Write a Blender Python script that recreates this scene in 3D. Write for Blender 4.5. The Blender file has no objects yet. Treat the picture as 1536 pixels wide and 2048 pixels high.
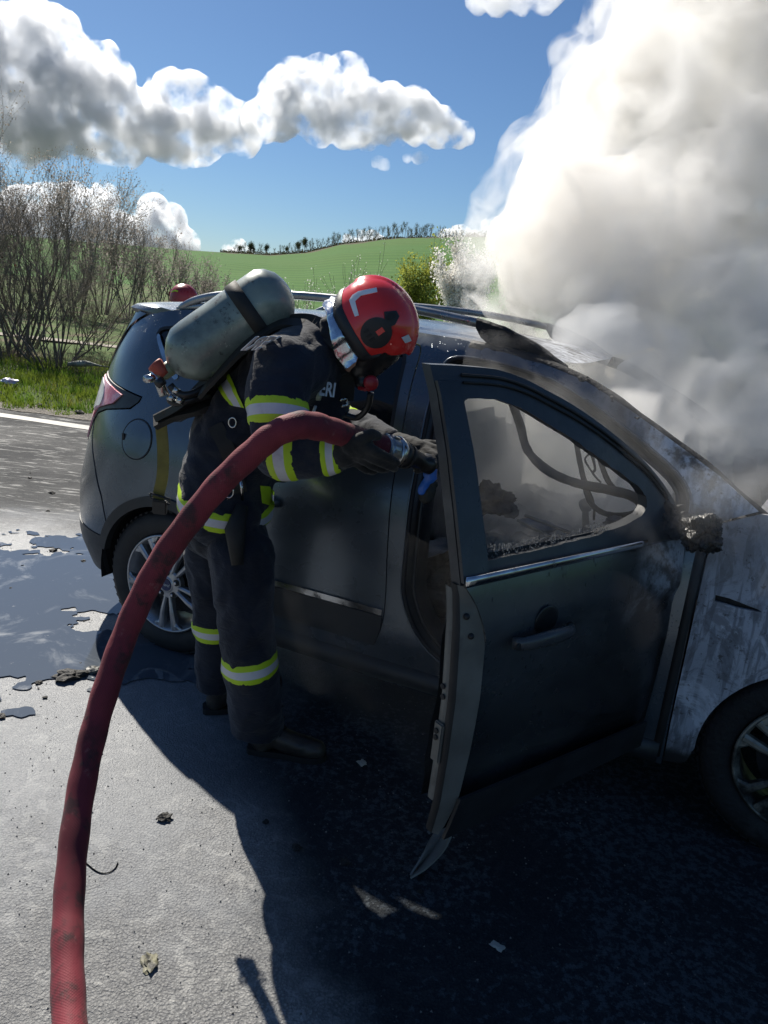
import bpy, bmesh, math, random
import numpy as np
from mathutils import Vector, Matrix, noise as mnoise, geometry as mgeo
from mathutils.bvhtree import BVHTree
rnd = random.Random(7)
S = bpy.context.scene
COL = S.collection
PI = math.pi
# ------------------------------------------------------------------ camera
TH, CX, CY, H, PIT, ROL, FOC = 0.406, -0.992, 3.228, 1.717, 0.273, 0.100, 1500.0
cp, sp, cr, sr = math.cos(PIT), math.sin(PIT), math.cos(ROL), math.sin(ROL)
cam = bpy.data.objects.new('camera', bpy.data.cameras.new('camera'))
COL.objects.link(cam)
R0, U0, F0 = Vector((1, 0, 0)), Vector((0, sp, cp)), Vector((0, cp, -sp))
RX = R0 * cr + U0 * sr
UX = U0 * cr - R0 * sr
cam.matrix_world = Matrix((
    (RX.x, UX.x, -F0.x, 0), (RX.y, UX.y, -F0.y, 0), (RX.z, UX.z, -F0.z, H), (0, 0, 0, 1)))
cam.data.sensor_fit = 'HORIZONTAL'
cam.data.sensor_width = 36
cam.data.lens = 36 * FOC / 1536
cam.data.clip_start = 0.02
cam.data.clip_end = 6000
S.camera = cam
# ------------------------------------------------------------------ light
SUN_EL, SUN_AZ = math.radians(41.0), math.radians(-30.0)   # bearing measured from +Y towards +X
world = bpy.data.worlds.new('World'); S.world = world; world.use_nodes = True
wn = world.node_tree.nodes; wl = world.node_tree.links
bg = wn['Background']
sky = wn.new('ShaderNodeTexSky'); sky.sky_type = 'NISHITA'; sky.sun_disc = False
sky.sun_elevation = SUN_EL; sky.sun_rotation = SUN_AZ
sky.air_density = 1.0; sky.dust_density = 0.25; sky.ozone_density = 4.0; sky.altitude = 100
tint = wn.new('ShaderNodeMix'); tint.data_type = 'RGBA'; tint.blend_type = 'MULTIPLY'; tint.inputs[0].default_value = 1; tint.inputs[7].default_value = (.80, .97, 1.14, 1)
wl.new(sky.outputs[0], tint.inputs[6]); wl.new(tint.outputs[2], bg.inputs[0]); bg.inputs[1].default_value = 0.043
sun = bpy.data.objects.new('sun', bpy.data.lights.new('sun', 'SUN')); COL.objects.link(sun)
sun.data.energy = 4.6; sun.data.angle = math.radians(0.5); sun.data.color = (1.0, 0.94, 0.84)
sdir = Vector((math.sin(SUN_AZ) * math.cos(SUN_EL), math.cos(SUN_AZ) * math.cos(SUN_EL), math.sin(SUN_EL)))
sun.rotation_euler = sdir.to_track_quat('Z', 'Y').to_euler()
sun.location = sdir * 30
S.view_settings.view_transform = 'Standard'
S.view_settings.look = 'None'
S.view_settings.gamma = 1
S.view_settings.exposure = 0.70
S.view_settings.use_curve_mapping = False
cy_ = S.cycles
cy_.max_bounces = 14; cy_.volume_bounces = 8; cy_.diffuse_bounces = 3; cy_.glossy_bounces = 4
cy_.transmission_bounces = 6; cy_.transparent_max_bounces = 12
cy_.sample_clamp_indirect = 6; cy_.volume_max_steps = 256
cy_.use_denoising = True
# ------------------------------------------------------------------ helpers
def at(px, py, Y):
    """point of the place seen towards photo pixel (px, py), at the distance Y ahead"""
    x = px - 768; y = py - 1024
    xx = cr * x + sr * y; yy = -sr * x + cr * y
    d = Vector((xx / FOC, cp - yy / FOC * sp, -sp - yy / FOC * cp))
    return Vector((0, 0, H)) + d * (Y / d.y)
def tag(o, label=None, cat=None, group=None, kind=None):
    if label: o['label'] = label
    if cat: o['category'] = cat
    if group: o['group'] = group
    if kind: o['kind'] = kind
    return o
def empty(name, loc=(0, 0, 0), rz=0, label=None, cat=None, group=None):
    o = bpy.data.objects.new(name, None); COL.objects.link(o)
    o.location = loc; o.rotation_euler = (0, 0, rz); o.empty_display_size = .1
    return tag(o, label, cat, group)
def link(name, me, mat=None, parent=None, smooth=False):
    o = bpy.data.objects.new(name, me); COL.objects.link(o)
    if mat is not None:
        for m in (mat if isinstance(mat, (list, tuple)) else [mat]): me.materials.append(m)
    if parent is not None: o.parent = parent
    if smooth: me.polygons.foreach_set('use_smooth', [True] * len(me.polygons))
    return o
def mesh(name, vs, fs, mat=None, parent=None, smooth=False, mi=None):
    me = bpy.data.meshes.new(name); me.from_pydata([tuple(v) for v in vs], [], fs)
    me.validate(clean_customdata=False) if False else None
    o = link(name, me, mat, parent, smooth)
    if mi is not None: me.polygons.foreach_set('material_index', mi)
    me.update()
    return o
def bmo(name, bm, mat=None, parent=None, smooth=False, recalc=True):
    if recalc: bmesh.ops.recalc_face_normals(bm, faces=bm.faces)
    me = bpy.data.meshes.new(name); bm.to_mesh(me); bm.free()
    return link(name, me, mat, parent, smooth)
def join_bm(bm, other_me, mw=None):
    n = len(bm.verts); bm.from_mesh(other_me)
    bm.verts.ensure_lookup_table()
    if mw is not None:
        for v in bm.verts[n:]: v.co = mw @ v.co
def box(bm, c, s, M=None, bev=0):
    r = bmesh.ops.create_cube(bm, size=1)
    vs = r['verts']
    for v in vs: v.co = Vector((v.co.x * s[0], v.co.y * s[1], v.co.z * s[2]))
    if bev:
        es = list({e for v in vs for e in v.link_edges})
        b = bmesh.ops.bevel(bm, geom=es, offset=bev, segments=2, affect='EDGES')
        vs = list({v for f in b['faces'] for v in f.verts} | {v for v in vs if v.is_valid})
        # gather the whole island
        seen = set(vs); st = list(vs)
        while st:
            v = st.pop()
            for e in v.link_edges:
                w = e.other_vert(v)
                if w not in seen: seen.add(w); st.append(w)
        vs = list(seen)
    for v in vs:
        co = v.co.copy()
        if M is not None: co = M @ co
        v.co = co + Vector(c)
    return vs
def frame_of(d):
    d = d.normalized(); a = Vector((0, 0, 1)) if abs(d.z) < .9 else Vector((1, 0, 0))
    x = d.cross(a).normalized(); return x, d.cross(x).normalized()
def tube(bm, pts, rad, n=8, cap=True, flat=1.0, up=None):
    """tube through points; rad number or list; parallel transported frame"""
    pts = [Vector(p) for p in pts]; k = len(pts)
    rs = rad if isinstance(rad, (list, tuple)) else [rad] * k
    rings = []; x = None
    for i, p in enumerate(pts):
        d = (pts[min(i + 1, k - 1)] - pts[max(i - 1, 0)])
        if d.length < 1e-9: d = Vector((0, 0, 1))
        d.normalize()
        if x is None:
            if up is not None: x = (Vector(up) - d * d.dot(Vector(up))).normalized()
            else: x, _ = frame_of(d)
        else: x = (x - d * x.dot(d)).normalized()
        y = d.cross(x)
        rings.append([bm.verts.new(p + (x * math.cos(2 * PI * j / n) + y * math.sin(2 * PI * j / n) * flat) * rs[i]) for j in range(n)])
    for a, b in zip(rings, rings[1:]):
        for j in range(n): bm.faces.new((a[j], a[(j + 1) % n], b[(j + 1) % n], b[j]))
    if cap:
        bm.faces.new(rings[0][::-1]); bm.faces.new(rings[-1])
    return rings
def lathe(bm, prof, n=24, M=None, cap=True):
    """prof: (radius, height) list around local Z"""
    M = M or Matrix()
    rings = []
    for r, z in prof:
        rings.append([bm.verts.new(M @ Vector((r * math.cos(2 * PI * j / n), r * math.sin(2 * PI * j / n), z))) for j in range(n)])
    for a, b in zip(rings, rings[1:]):
        for j in range(n): bm.faces.new((a[j], a[(j + 1) % n], b[(j + 1) % n], b[j]))
    if cap:
        if prof[0][0] > 1e-5: bm.faces.new(rings[0][::-1])
        if prof[-1][0] > 1e-5: bm.faces.new(rings[-1])
    return rings
def spline(pts, n):
    """Catmull-Rom through points (tuples of any length), n samples per span"""
    P = [np.array(p, float) for p in pts]; P = [2 * P[0] - P[1]] + P + [2 * P[-1] - P[-2]]
    out = []
    for i in range(1, len(P) - 2):
        a, b, c, d = P[i - 1:i + 3]
        for k in range(n):
            t = k / n
            out.append(.5 * ((2 * b) + (c - a) * t + (2 * a - 5 * b + 4 * c - d) * t * t + (3 * b - a - 3 * c + d) * t ** 3))
    out.append(P[-2]); return out
def fbm(p, oct=4, lac=2.0, gain=.5):
    v = 0; a = 1; f = 1
    for _ in range(oct):
        v += a * mnoise.noise(Vector(p) * f); a *= gain; f *= lac
    return v
def ev_mesh(o):
    dg = bpy.context.evaluated_depsgraph_get(); dg.update()
    return bpy.data.meshes.new_from_object(o.evaluated_get(dg))
def remesh(bm, voxel, smooth=4, name='tmp'):
    me = bpy.data.meshes.new(name); bm.to_mesh(me); bm.free()
    o = bpy.data.objects.new(name, me); COL.objects.link(o)
    m = o.modifiers.new('r', 'REMESH'); m.mode = 'VOXEL'; m.voxel_size = voxel; m.adaptivity = 0
    if smooth:
        s = o.modifiers.new('s', 'SMOOTH'); s.iterations = smooth; s.factor = .5
    out = ev_mesh(o); bpy.data.objects.remove(o); bpy.data.meshes.remove(me)
    return out
# ------------------------------------------------------------------ materials
class NB:
    def __init__(s, name):
        s.m = bpy.data.materials.new(name); s.m.use_nodes = True; s.t = s.m.node_tree
        s.t.nodes.clear(); s.out = s.t.nodes.new('ShaderNodeOutputMaterial'); s._tc = None
    def n(s, ty, **kw):
        nd = s.t.nodes.new('ShaderNode' + ty)
        for k, v in kw.items(): setattr(nd, k, v)
        return nd
    def l(s, a, b): s.t.links.new(a, b)
    @property
    def obj(s):
        if s._tc is None: s._tc = s.n('TexCoord')
        return s._tc.outputs['Object']
    def vec(s, scale=(1, 1, 1), src=None, rot=(0, 0, 0), loc=(0, 0, 0)):
        m = s.n('Mapping'); m.inputs['Scale'].default_value = scale; m.inputs['Rotation'].default_value = rot; m.inputs['Location'].default_value = loc
        s.l(src or s.obj, m.inputs[0]); return m.outputs[0]
    def noise(s, sc, det=4, rough=.55, v=None, dist=0, typ=None):
        nd = s.n('TexNoise'); nd.inputs['Scale'].default_value = sc; nd.inputs['Detail'].default_value = det
        nd.inputs['Roughness'].default_value = rough; nd.inputs['Distortion'].default_value = dist
        if typ: nd.noise_type = typ
        s.l(v or s.obj, nd.inputs['Vector']); return nd.outputs[0]
    def vor(s, sc, v=None, feat='F1', out=0, rand=1):
        nd = s.n('TexVoronoi', feature=feat); nd.inputs['Scale'].default_value = sc
        nd.inputs['Randomness'].default_value = rand
        s.l(v or s.obj, nd.inputs['Vector']); return nd.outputs[out]
    def ramp(s, f, a, b, c0=0., c1=1.):
        nd = s.n('MapRange', interpolation_type='SMOOTHSTEP'); nd.inputs[1].default_value = a; nd.inputs[2].default_value = b
        nd.inputs[3].default_value = c0; nd.inputs[4].default_value = c1
        s.l(f, nd.inputs[0]); return nd.outputs[0]
    def math(s, op, a, b=None, c=None):
        nd = s.n('Math', operation=op)
        for i, v in enumerate((a, b, c)):
            if v is None: continue
            if isinstance(v, (int, float)): nd.inputs[i].default_value = v
            else: s.l(v, nd.inputs[i])
        return nd.outputs[0]
    def mix(s, f, a, b):
        nd = s.n('Mix', data_type='RGBA')
        for sock, v in ((nd.inputs[0], f), (nd.inputs[6], a), (nd.inputs[7], b)):
            if isinstance(v, (int, float)): sock.default_value = v
            elif isinstance(v, (tuple, list)): sock.default_value = (*v[:3], 1)
            else: s.l(v, sock)
        return nd.outputs[2]
    def xyz(s, src=None):
        nd = s.n('SeparateXYZ'); s.l(src or s.obj, nd.inputs[0]); return nd.outputs
    def bump(s, h, strength=.3, dist=.01, nrm=None):
        nd = s.n('Bump'); nd.inputs['Strength'].default_value = strength; nd.inputs['Distance'].default_value = dist
        s.l(h, nd.inputs['Height'])
        if nrm is not None: s.l(nrm, nd.inputs['Normal'])
        return nd.outputs[0]
    def bsdf(s, base, rough=.5, metal=0, normal=None, coat=0, coat_r=.05, spec=.5, sheen=0, trans=0, alpha=None, ior=None, subs=0):
        p = s.n('BsdfPrincipled'); s.p = p
        for k, v in (('Base Color', base), ('Roughness', rough), ('Metallic', metal), ('Coat Weight', coat), ('Coat Roughness', coat_r),
                     ('Specular IOR Level', spec), ('Sheen Weight', sheen), ('Transmission Weight', trans), ('Alpha', alpha), ('IOR', ior)):
            if v is None: continue
            sock = p.inputs[k]
            if isinstance(v, (int, float)): sock.default_value = v
            elif isinstance(v, (tuple, list)): sock.default_value = (*v[:3], 1)
            else: s.l(v, sock)
        if normal is not None: s.l(normal, p.inputs['Normal'])
        s.l(p.outputs[0], s.out.inputs['Surface']); return s
def simple(name, col, rough=.5, metal=0, var=.15, sc=8, bump=.15, bsc=60, bd=.004, coat=0, spec=.5, sheen=0, col2=None, dirt=None, dsc=3, drange=(.5, .62)):
    b = NB(name)
    f = b.noise(sc, 5)
    c2 = col2 or tuple(max(0, c * (1 - var * 2)) for c in col)
    c = b.mix(b.ramp(f, .35, .65), c2, col)
    r = b.math('ADD', b.math('MULTIPLY', b.noise(sc * 3, 3), .25), rough - .12)
    if dirt:
        dm = b.ramp(b.noise(dsc, 8, .65), *drange); c = b.mix(dm, c, dirt)
        r = b.math('MAXIMUM', r, b.math('MULTIPLY', dm, .75))
    nr = b.bump(b.noise(bsc, 4), bump, bd) if bump else None
    b.bsdf(c, r, metal, nr, coat=coat, spec=spec, sheen=sheen)
    return b.m
# ------------------------------------------------------------------ the air: clouds
def vol_mat(name, col, dens, aniso=.3, nsc=3., lo=.35, hi=.65, det=4, base=.25, absorb=None, dist=0.):
    b = NB(name)
    v = b.n('VolumePrincipled'); v.inputs['Color'].default_value = (*col, 1)
    v.inputs['Anisotropy'].default_value = aniso
    if absorb: v.inputs['Absorption Color'].default_value = (*absorb, 1)
    d = b.math('MULTIPLY', b.ramp(b.noise(nsc, det, .6, dist=dist), lo, hi, base, 1.0), dens)
    b.l(d, v.inputs['Density'])
    b.l(v.outputs[0], b.out.inputs['Volume'])
    return b.m
def hull(name, balls, voxel, amp, freq, mat, smooth=3, seed=0, origin=None, oct=4, amp2=0, freq2=1, largest=False):
    """billowing closed hull: union of balls, roughened outward by fractal noise"""
    bm = bmesh.new()
    for c, r in balls:
        q = bmesh.ops.create_icosphere(bm, subdivisions=3, radius=r)
        for v in q['verts']: v.co += Vector(c)
    me = remesh(bm, voxel, smooth, name)
    if largest:   # drop hollow pockets left inside the union
        bm = bmesh.new(); bm.from_mesh(me); left = set(bm.verts); isl = []
        while left:
            st = [left.pop()]; cur = list(st)
            while st:
                v = st.pop()
                for e in v.link_edges:
                    w = e.other_vert(v)
                    if w in left: left.discard(w); st.append(w); cur.append(w)
            isl.append(cur)
        big_i = max(isl, key=len)
        bmesh.ops.delete(bm, geom=[v for i_ in isl if i_ is not big_i for v in i_], context='VERTS'); bm.to_mesh(me); bm.free()
    me.update(); off = Vector((seed * 13.7, seed * 5.1, seed * 9.3))
    nrm = [0.0] * (len(me.vertices) * 3); me.vertices.foreach_get('normal', nrm)
    co = np.empty(len(me.vertices) * 3); me.vertices.foreach_get('co', co); co = co.reshape(-1, 3); nr = np.array(nrm).reshape(-1, 3)
    for i in range(len(co)):
        p = Vector(co[i]) * freq + off
        h = 0; a = 1; f = 1
        for _ in range(oct):
            h += a * (1 - 2.2 * abs(mnoise.noise(p * f))); a *= .5; f *= 2.1   # billow
        co[i] += nr[i] * h * amp
    if largest:
        me.vertices.foreach_set('co', co.ravel()); me.update(); bm = bmesh.new(); bm.from_mesh(me); me = remesh(bm, voxel * .9, 0, name)
        co = np.empty(len(me.vertices) * 3); me.vertices.foreach_get('co', co); co = co.reshape(-1, 3)
    org = Vector(origin) if origin is not None else Vector(co.mean(0))
    co -= np.array(org)
    me.vertices.foreach_set('co', co.ravel()); me.update()
    o = link(name, me, mat); o.location = org
    return o
CD = 900.0
def cb(lst, D=CD, dj=1.0):
    out = []
    r_ = random.Random(len(lst))
    for px, py, r in lst:
        DD = D * (1 + r_.uniform(-.03, .03) * dj)
        out.append((at(px, py, DD), r / 1500 * DD))
    return out
cloud_m = vol_mat('cloud_vapour', (.885, .90, .925), .12, .5, .034, .43, .61, 8, .0)
cloud_s = vol_mat('cloud_vapour_thin', (.985, .985, .985), .05, .45, .03, .40, .62, 5, .05)
big = [(-60, 150, 130), (10, 110, 85), (60, 80, 60), (100, 100, 62), (30, 200, 110), (140, 150, 62), (120, 220, 80), (190, 150, 52), (215, 180, 48),
       (200, 235, 66), (240, 225, 42), (275, 240, 48), (300, 260, 52), (350, 210, 48), (380, 200, 38), (330, 195, 28), (420, 225, 40), (395, 265, 48), (460, 245, 38), (350, 275, 42),
       (250, 275, 40), (-40, 240, 70), (60, 265, 50), (480, 265, 30), (160, 265, 44)]
two = [(560, 195, 34), (590, 175, 36), (640, 170, 38), (690, 165, 36), (660, 200, 52), (720, 195, 42), (600, 215, 44), (555, 235, 38), (520, 245, 26), (730, 225, 44),
       (780, 215, 34), (820, 220, 32), (790, 245, 34), (850, 240, 32), (880, 252, 28), (905, 262, 22), (925, 265, 14), (700, 250, 34), (740, 268, 24), (690, 285, 16), (830, 270, 20), (640, 240, 34), (495, 250, 22)]
c1 = hull('cloud', [(p, r * .88) for p, r in cb(big)], 4.6, 9, .026, cloud_m, 4, 1, oct=5, largest=True)
tag(c1, 'biggest grey and white cloud at the top left of the sky', 'cloud', 'clouds')
c2 = hull('cloud', [(p, r * .88) for p, r in cb(two)], 4.0, 7.5, .030, cloud_m, 3, 2, oct=5, largest=True)
tag(c2, 'elongated grey bellied cloud in the middle of the sky above the helmet', 'cloud', 'clouds')
low = [(40, 420, 50), (100, 410, 38), (150, 400, 30), (215, 395, 26), (195, 420, 36), (120, 450, 60), (310, 420, 26), (300, 445, 34), (340, 440, 32), (250, 465, 48), (345, 475, 32), (380, 485, 26), (180, 480, 60), (310, 490, 36), (415, 495, 18), (440, 500, 14), (30, 480, 70)]
c3 = hull('cloud', [(p, r * .78) for p, r in cb(low, 1500)], 7, 10, .017, cloud_m, 3, 3, oct=5, largest=True)
tag(c3, 'white cumulus bank low behind the bare bushes', 'cloud', 'clouds')
c4 = hull('cloud', cb([(460, 500, 12), (480, 497, 15), (497, 502, 10)], 1500, 0), 4, 4, .03, cloud_m, 1, 4)
tag(c4, 'little white puff of cloud just over the left end of the green ridge', 'cloud', 'clouds')
c5 = hull('cloud', cb([(700, 483, 12), (722, 474, 13), (745, 475, 13), (760, 484, 10), (725, 484, 14)], 1500, 0), 4, 4, .03, cloud_m, 1, 5)
tag(c5, 'small white cloud behind the hilltop trees', 'cloud', 'clouds')
c6 = hull('cloud', cb([(890, 478, 14), (920, 472, 17), (950, 475, 18), (985, 466, 24), (1010, 480, 22), (1040, 470, 20)], 1500, 0), 5, 5, .03, cloud_m, 1, 6)
tag(c6, 'pale cloud low beside the edge of the smoke plume', 'cloud', 'clouds')
c7 = hull('cloud', cb([(755, 322, 8), (768, 330, 10), (750, 326, 6)], 900, 0), 2, 2, .06, cloud_s, 1, 7)
tag(c7, 'tiny faint wisp of cloud below the middle cloud', 'cloud', 'clouds')
c8 = hull('cloud', cb([(815, 318, 7), (835, 316, 10), (850, 318, 7)], 900, 0), 2, 2, .06, cloud_s, 1, 8)
tag(c8, 'small faint shred of cloud right of the wisp', 'cloud', 'clouds')
c9 = hull('cloud', cb([(960, -10, 24), (1000, -20, 34), (1040, -10, 26), (1090, -20, 30)], 900, 0), 4, 4, .04, cloud_s, 1, 9)
tag(c9, 'thin pale cloud cut by the top edge left of the smoke', 'cloud', 'clouds')
# ------------------------------------------------------------------ terrain
def sstep(a, b, x):
    t = min(1, max(0, (x - a) / (b - a))); return t * t * (3 - 2 * t)
RID = [(-180, 1.2), (-60, 1.5), (-27, 1.75), (-16, 1.95), (-10, 2.3), (-7.5, 2.7), (-5, 3.45), (-1, 4.15), (4, 4.7), (9, 5.0), (20, 5.4), (60, 4), (180, 1.2)]
RR_ = 300.0
def ridge_h(bdeg):
    return 1.6 + RR_ * math.tan(math.radians(float(np.interp(bdeg, [a for a, _ in RID], [b for _, b in RID]))))
def terr(x, y):
    r = math.hypot(x, y); b = math.degrees(math.atan2(x, y))
    f = sstep(40, 330, r) * 1.06
    z = ridge_h(b) * f
    if r > 330: z -= (r - 330) * .03
    z += mnoise.noise(Vector((x * .02, y * .02, 0))) * .9 * sstep(40, 120, r)
    if r < 60:
        edge = y - (8.62 - .21 * (x + 4.3))
        if edge > .5: z += .10 * sstep(.5, 1.6, edge) + .05 * mnoise.noise(Vector((x * 1.1, y * 1.1, 3))) * sstep(.5, 1.5, edge) - .35 * sstep(6, 14, edge)
    return z
angs = sorted(set([round(-45 + .35 * i, 3) for i in range(258)] + [round(45.6 + 4.9 * i, 3) for i in range(55)]))
rads = [0.0] + [.5 * i for i in range(1, 60)] + [30 * 1.022 ** i for i in range(0, 110)] + [360, 400, 480, 600, 900, 1500, 2600, 4200]
rads = sorted(set(round(r, 3) for r in rads))
vs = []; kinds = []
for r in rads:
    for a in angs:
        x, y = r * math.sin(math.radians(a)), r * math.cos(math.radians(a))
        vs.append((x, y, terr(x, y) - (.012 if r < 200 else 0)))
        nz = mnoise.noise(Vector((x * .01, y * .01, 5))) * 8
        top = 273 + 14 * math.sin(math.radians(a) * 9) + 3 * math.sin(a * 2.1)
        if -1 < a < 11: top = 266 - (a + 1) * .8
        if a > 45 or a < -45: top = 262
        low = 62 + 22 * sstep(-8, -18, a) + nz
        # R: crop, G: bare soil / dry band, B: upland meadow
        k = [0, 0, 0]
        if low < r < top: k = [1, 0, 0]
        elif top <= r < top + 5: k = [0, 1, 0]
        elif top + 5 <= r < 300: k = [0, .35, 1] if a > -2 else [0, .8, .3]
        elif r >= 300: k = [0, .5, .5]
        kinds.append((*k, 1))
na = len(angs); fs = []
for i in range(len(rads) - 1):
    for j in range(na):
        j2 = (j + 1) % na
        fs.append((i * na + j, (i + 1) * na + j, (i + 1) * na + j2, i * na + j2))
b = NB('earth_and_crops')
at_ = b.n('Attribute', attribute_name='cover'); cs = b.n('SeparateColor'); b.l(at_.outputs['Color'], cs.inputs[0])
n1 = b.noise(.6, 6); n2 = b.noise(6, 6); n3 = b.noise(.02, 3)
grass = b.mix(b.ramp(n2, .35, .65), (.05, .10, .018), (.10, .14, .04))
grass = b.mix(b.ramp(n1, .50, .68), grass, (.14, .115, .07))
st = b.n('TexWave', wave_type='BANDS', bands_direction='Y'); st.inputs['Scale'].default_value = .045; st.inputs['Distortion'].default_value = 3.5; st.inputs['Detail'].default_value = 2; st.inputs['Detail Scale'].default_value = .25
b.l(b.vec((1, 1, 0), rot=(0, 0, .25)), st.inputs['Vector'])
crop = b.mix(b.ramp(st.outputs[1], .2, .9), (.042, .125, .016), (.060, .155, .022))
crop = b.mix(b.math('MULTIPLY', b.ramp(n3, .4, .7), .6), crop, (.072, .145, .027))
crop = b.mix(b.math('MULTIPLY', b.ramp(b.noise(.12, 4, v=b.vec((1, 9, 1), rot=(0, 0, .25))), .45, .75), .5), crop, (.038, .10, .016))
soil = b.mix(b.ramp(n2, .4, .6), (.11, .09, .055), (.06, .055, .03))
mead = b.mix(b.ramp(b.noise(.05, 5), .4, .6), (.085, .105, .04), (.055, .085, .025))
c = b.mix(cs.outputs[0], grass, crop); c = b.mix(cs.outputs[2], c, mead); c = b.mix(cs.outputs[1], c, soil)
b.bsdf(c, .95, spec=.15, normal=b.bump(n2, .5, .05)); earth_m = b.m
gr = mesh('ground', vs, fs, earth_m, smooth=True)
ca = gr.data.color_attributes.new('cover', 'FLOAT_COLOR', 'POINT'); ca.data.foreach_set('color', np.array(kinds, dtype=np.float32).ravel())
tag(gr, kind='structure')
# ------------------------------------------------------------------ road
RD = math.atan2(-.21, 1)
def rx(u, v):  # u along the road, v across, measured from its far edge
    return Vector((-4.3 + u * math.cos(RD) - v * -math.sin(RD) * -1, 9.15 + u * math.sin(RD) + v * math.cos(RD), 0))
b = NB('wet_ashy_asphalt')
X = b.xyz()
agg = b.vor(120); agg2 = b.vor(310); fine = b.noise(190, 6, .7); mid = b.noise(24, 6, .6); big_ = b.noise(2.2, 6, .6); big2 = b.noise(.7, 4)
col = b.mix(b.ramp(agg, .15, .6), (.29, .29, .285), (.14, .142, .145))
col = b.mix(b.math('MULTIPLY', b.ramp(fine, .5, .72), .7), col, (.48, .48, .46))
col = b.mix(b.math('MULTIPLY', b.ramp(mid, .48, .66), .5), col, (.36, .36, .35))
col = b.mix(b.math('MULTIPLY', b.ramp(big_, .35, .6), .4), col, (.17, .173, .178))
foamp = b.ramp(b.noise(9, 9, .72, dist=1.5), .53, .60)
col = b.mix(b.math('MULTIPLY', foamp, .35), col, (.5, .5, .48))
# far part: black wet asphalt with scum lines along the road
far = b.ramp(X[1], 4.4, 5.6)
scum = b.ramp(b.noise(5.5, 9, .72, v=b.vec((.5, 3.0, 1), rot=(0, 0, .22)), dist=.9), .53, .62)
fc = b.mix(scum, (.030, .032, .035), (.26, .26, .25))
col = b.mix(b.math('MULTIPLY', far, .93), col, fc)
# soot washed out of the car, widened and darkened as painted shade beside it
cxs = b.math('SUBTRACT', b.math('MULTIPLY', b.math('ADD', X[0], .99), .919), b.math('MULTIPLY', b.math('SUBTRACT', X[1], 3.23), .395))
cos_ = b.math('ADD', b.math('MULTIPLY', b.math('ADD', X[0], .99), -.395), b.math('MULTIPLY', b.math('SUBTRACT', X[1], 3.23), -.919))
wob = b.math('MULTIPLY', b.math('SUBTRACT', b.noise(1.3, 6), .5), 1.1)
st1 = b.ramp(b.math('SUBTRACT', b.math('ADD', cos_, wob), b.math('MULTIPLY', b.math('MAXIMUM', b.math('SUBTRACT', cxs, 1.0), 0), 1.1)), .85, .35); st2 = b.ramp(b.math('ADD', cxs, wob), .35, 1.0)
soot = b.math('MULTIPLY', st1, st2)  # one mask for the real soot and the painted shade
wetc = b.n('VectorMath', operation='DISTANCE'); b.l(b.vec((1, 1.3, 1)), wetc.inputs[0]); wetc.inputs[1].default_value = (-1.7, 3.4 * 1.3, 0)
wet = b.ramp(b.math('ADD', wetc.outputs['Value'], b.math('MULTIPLY', b.math('SUBTRACT', b.noise(2.6, 7, .62), .5), 2.6)), 2.9, 1.6)
col = b.mix(b.math('MULTIPLY', wet, .50), col, (.16, .18, .21))
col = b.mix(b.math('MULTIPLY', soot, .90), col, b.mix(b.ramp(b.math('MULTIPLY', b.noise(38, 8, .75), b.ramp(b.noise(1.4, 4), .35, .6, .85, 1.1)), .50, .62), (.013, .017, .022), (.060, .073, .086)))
ru = b.math('ADD', .33, b.math('MULTIPLY', mid, .38)); ru = b.math('ADD', ru, b.math('MULTIPLY', far, b.math('SUBTRACT', .34, b.math('MULTIPLY', scum, .2)))); ru = b.math('SUBTRACT', ru, b.math('MULTIPLY', wet, -.03)); ru = b.math('ADD', ru, b.math('MULTIPLY', soot, .16))
wetm = b.ramp(b.noise(1.1, 5), .40, .62)
ru = b.math('SUBTRACT', ru, b.math('MULTIPLY', wetm, .12))
hgt = b.math('ADD', b.math('ADD', b.math('MULTIPLY', agg, -.7), b.math('MULTIPLY', fine, .8)), b.math('MULTIPLY', agg2, -.3))
n_a = b.bump(hgt, 1.0, .006); b.l(b.math('SUBTRACT', .9, b.math('MULTIPLY', wet, .40)), n_a.node.inputs['Strength'])
n_b = b.bump(b.noise(30, 6, .6), .5, .010, n_a); b.l(b.math('SUBTRACT', .55, b.math('MULTIPLY', wet, .4)), n_b.node.inputs['Strength'])
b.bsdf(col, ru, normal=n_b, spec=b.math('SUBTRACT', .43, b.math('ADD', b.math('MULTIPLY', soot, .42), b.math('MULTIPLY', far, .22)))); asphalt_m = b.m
rv = []; rf = []
us = [-400, -60, -20, -12, -8, -4, 0, 4, 8, 12, 20, 60, 400]; vv = [-60, -20, -12, -9, -6, -3, -.03]
for v in vv:
    for u in us:
        q = Vector((-4.3 + u * math.cos(RD), 9.12 + u * math.sin(RD), 0)) + Vector((-math.sin(RD), math.cos(RD), 0)) * v
        rv.append((q.x, q.y, .004))
for i in range(len(vv) - 1):
    for j in range(len(us) - 1):
        k = i * len(us) + j; rf.append((k, k + 1, k + 1 + len(us), k + len(us)))
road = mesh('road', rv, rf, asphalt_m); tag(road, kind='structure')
def road_strip(name, v0, v1, z, u0, u1, mat, wob=0., seed=0):
    V = []; F = []
    n = int(abs(u1 - u0) / .12)
    for i in range(n + 1):
        u = u0 + (u1 - u0) * i / n
        for k, v in enumerate((v0, v1)):
            vj = v + wob * mnoise.noise(Vector((u * 1.7, k * 9 + seed, seed)))
            q = Vector((-4.3 + u * math.cos(RD), 9.12 + u * math.sin(RD), z)) + Vector((-math.sin(RD), math.cos(RD), 0)) * vj
            V.append(q)
    for i in range(n): F.append((2 * i, 2 * i + 2, 2 * i + 3, 2 * i + 1))
    return mesh(name, V, F, mat)
b = NB('worn_road_paint')
w = b.ramp(b.noise(14, 7, .75), .45, .62)
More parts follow.
